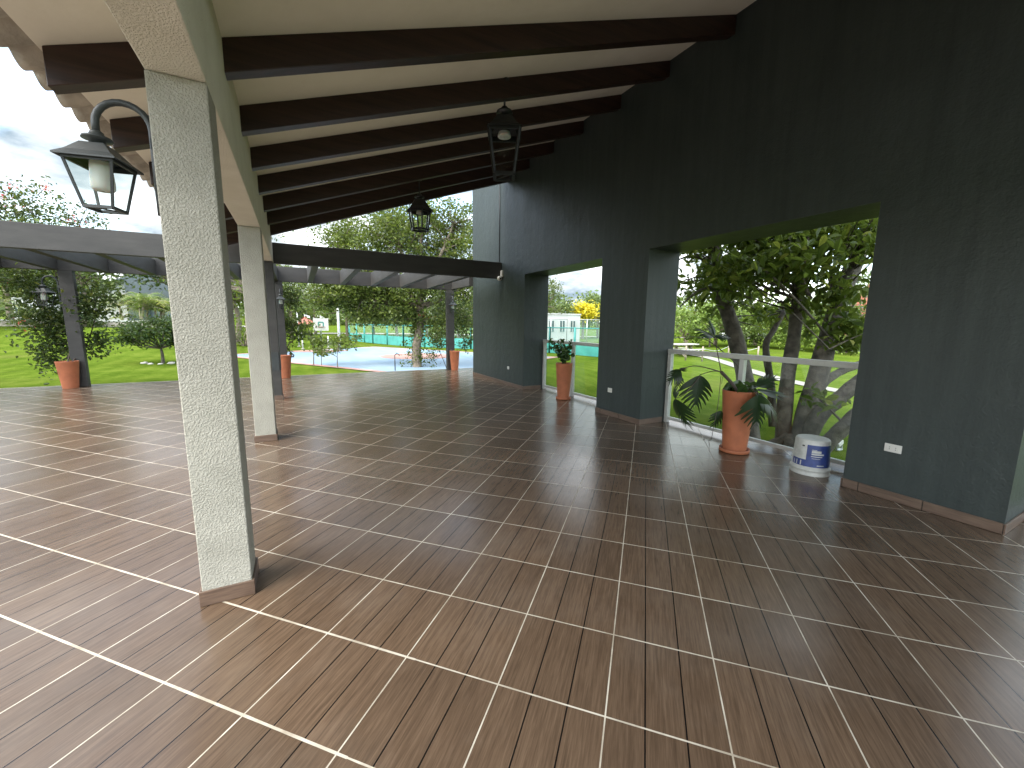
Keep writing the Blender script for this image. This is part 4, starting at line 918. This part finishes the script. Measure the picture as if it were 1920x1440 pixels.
# ------------------------------------------------------------------ trees further off
BG = [  # u, y, height, radii, material, label
 (470, 26, 6.5, (2.6, 2.4, 2.2), 'leaf_tree', 'leafy tree seen between the two white columns', 1),
 (440, 34, 6, (2.6, 2.4, 2.2), 'leaf_tree', 'tree with orange blossoms beside the first column', 1),
 (545, 48, 7, (3.2, 3, 2.4), 'leaf_far', 'mid green tree behind the middle pergola post', 0),
 (590, 60, 7.5, (4.0, 3, 2.6), 'leaf_light', 'pale green spreading tree above the basketball backboard', 0),
 (650, 52, 6.2, (3.4, 3, 2.2), 'leaf_light', 'pale green tree right of the white pole', 0),
 (700, 56, 6.8, (3.4, 3, 2.4), 'leaf_far', 'tree behind the left end of the teal fence', 0),
 (745, 50, 5.5, (3.0, 3, 2.0), 'leaf_light', 'light tree beyond the teal fence and the big trunk', 0),
 (800, 52, 7.5, (3.6, 3, 2.8), 'leaf_far', 'dense tree far behind the big tree trunk', 0),
 (860, 48, 6.8, (3.2, 3, 2.6), 'leaf_far', 'tree far behind the right pergola post', 0),
 (1035, 44, 5.6, (3.0, 3, 1.9), 'leaf_far', 'tree rising left of the white house in the far opening', 0),
 (1012, 30, 6.2, (1.5, 1.6, 2.0), 'leaf_tree', 'sparse tree edge at the left of the far opening', 0),
 (1093, 42, 4.1, (.8, .8, .7), 'leaf_yellow', 'bright yellow flowering tree behind the white house', 0),
 (1122, 44, 5.6, (2.4, 3, 2.0), 'leaf_far', 'dark rounded tree at the right of the far opening', 0),
 (1290, 30, 5.4, (3.0, 2.6, 2.2), 'leaf_light', 'pale green tree at the left of the big opening', 0),
 (1345, 26, 4.6, (2.4, 2.4, 1.8), 'leaf_light', 'light bushy tree behind the first fig stem', 0),
 (1420, 24, 5.6, (2.8, 2.6, 2.4), 'leaf_light', 'sunlit tree behind the middle fig stems', 0),
 (1500, 19, 5.0, (2.4, 2.4, 2.2), 'leaf_far', 'mid green tree behind the thick fig stem', 0),
 (1590, 15, 5.6, (2.2, 2.2, 1.8), 'leaf_far', 'tree rising above the red roof', 0),
 (90, 44, 7.5, (3.4, 3, 2.6), 'leaf_far', 'green tree behind the vine covered left post', 0),
 (20, 42, 7.0, (3.2, 3, 2.6), 'leaf_tree', 'full green tree behind the palm at the left edge', 0),
 (160, 42, 6.4, (2.6, 2.6, 2.2), 'leaf_far', 'dark leafy tree left of the pale house', 0),
 (330, 44, 6.8, (2.6, 2.6, 2.2), 'leaf_dark', 'dark tree behind the first white column', 0),
]
for u, y, h, r, m, lab, fl in BG:
    p = at(u, 600, y=y); p[2] = gz(p[0], p[1])
    tree('garden_tree', lab, p, h, r, .16, m, 46, 70, .30 if y > 30 else .17, .55 if y > 30 else .33, group='trees around the garden', bfrac=.5, fork=.6)
for u, y, h, lab in [(1285, 25, 3.4, 'pale bush at the left edge of the big opening, beyond the lawn'), (1335, 24, 3.9, 'pale bush just left of the first fig stem, beyond the lawn'), (1392, 23, 3.3, 'pale bush right behind the first leaning fig stem'), (1445, 21, 3.8, 'pale bush between the first and second fig stems'), (1505, 18, 3.4, 'pale bush between the second and the thick fig stem'), (1580, 15, 2.6, 'pale bush at the foot of the red roofed house')]:
    p = at(u, 600, y=y); p[2] = gz(p[0], p[1]); tree('garden_bush', lab, p, h, (2.3, 2.2, h*.48), .07, 'leaf_light' if h != 3.3 else 'leaf_far', 44, 75, .24, .42, group='bushes beyond the right lawn', cat='bush', zc=h*.5, fork=.3)
# far belt of woodland: reads as one mass
g = G(); C = []
for k in range(150):
    a = R(-75+150*k/149+rng.normal()*.6); rr = 105+rng.random()*25; c = np.array([math.sin(a+.45)*rr, math.cos(a+.45)*rr, 0]); hgt = 3.5+2.5*rng.random()
    L, _ = clumps(c+[0, 0, gz(c[0], c[1])+hgt*.6], (5.5, 5.5, hgt), 14, 16, 1.3, .3); C.append(L)
leaf_faces(g, np.concatenate(C), 1.0, .3, 0, aspect=.8); tag(g.build('woodland', 'leaf_far'), 'far belt of green woodland along the horizon', 'woodland', None, 'stuff')
# shrubs along the left wall and behind the columns
for u, v, w, h, m, lab in [(395, 612, 1.2, .9, 'leaf_dark', 'low dark shrub between the two columns'), (455, 600, 1.0, 1.6, 'leaf_tree', 'upright shrub left of the second column'), (70, 608, 1.3, .9, 'leaf_tree', 'low flowering shrub in front of the left stone wall'), (150, 606, 1.0, .8, 'leaf_dark', 'dark shrub in front of the stone wall by the post')]:
    p = at(u, 602, y=35.0 if u < 300 else 30.0); p[2] = gz(p[0], p[1])
    t = thing('shrub', lab, 'shrub', p); L, cen = clumps(p+[0, 0, h*.5], (w, w*.8, h*.6), 18, 60, .2); g = G(); leaf_faces(g, L, .14); g.build('foliage', m, t)
    g = G(); branches(g, p, cen, .04, frac=.9); g.build('stems', 'bark', t)
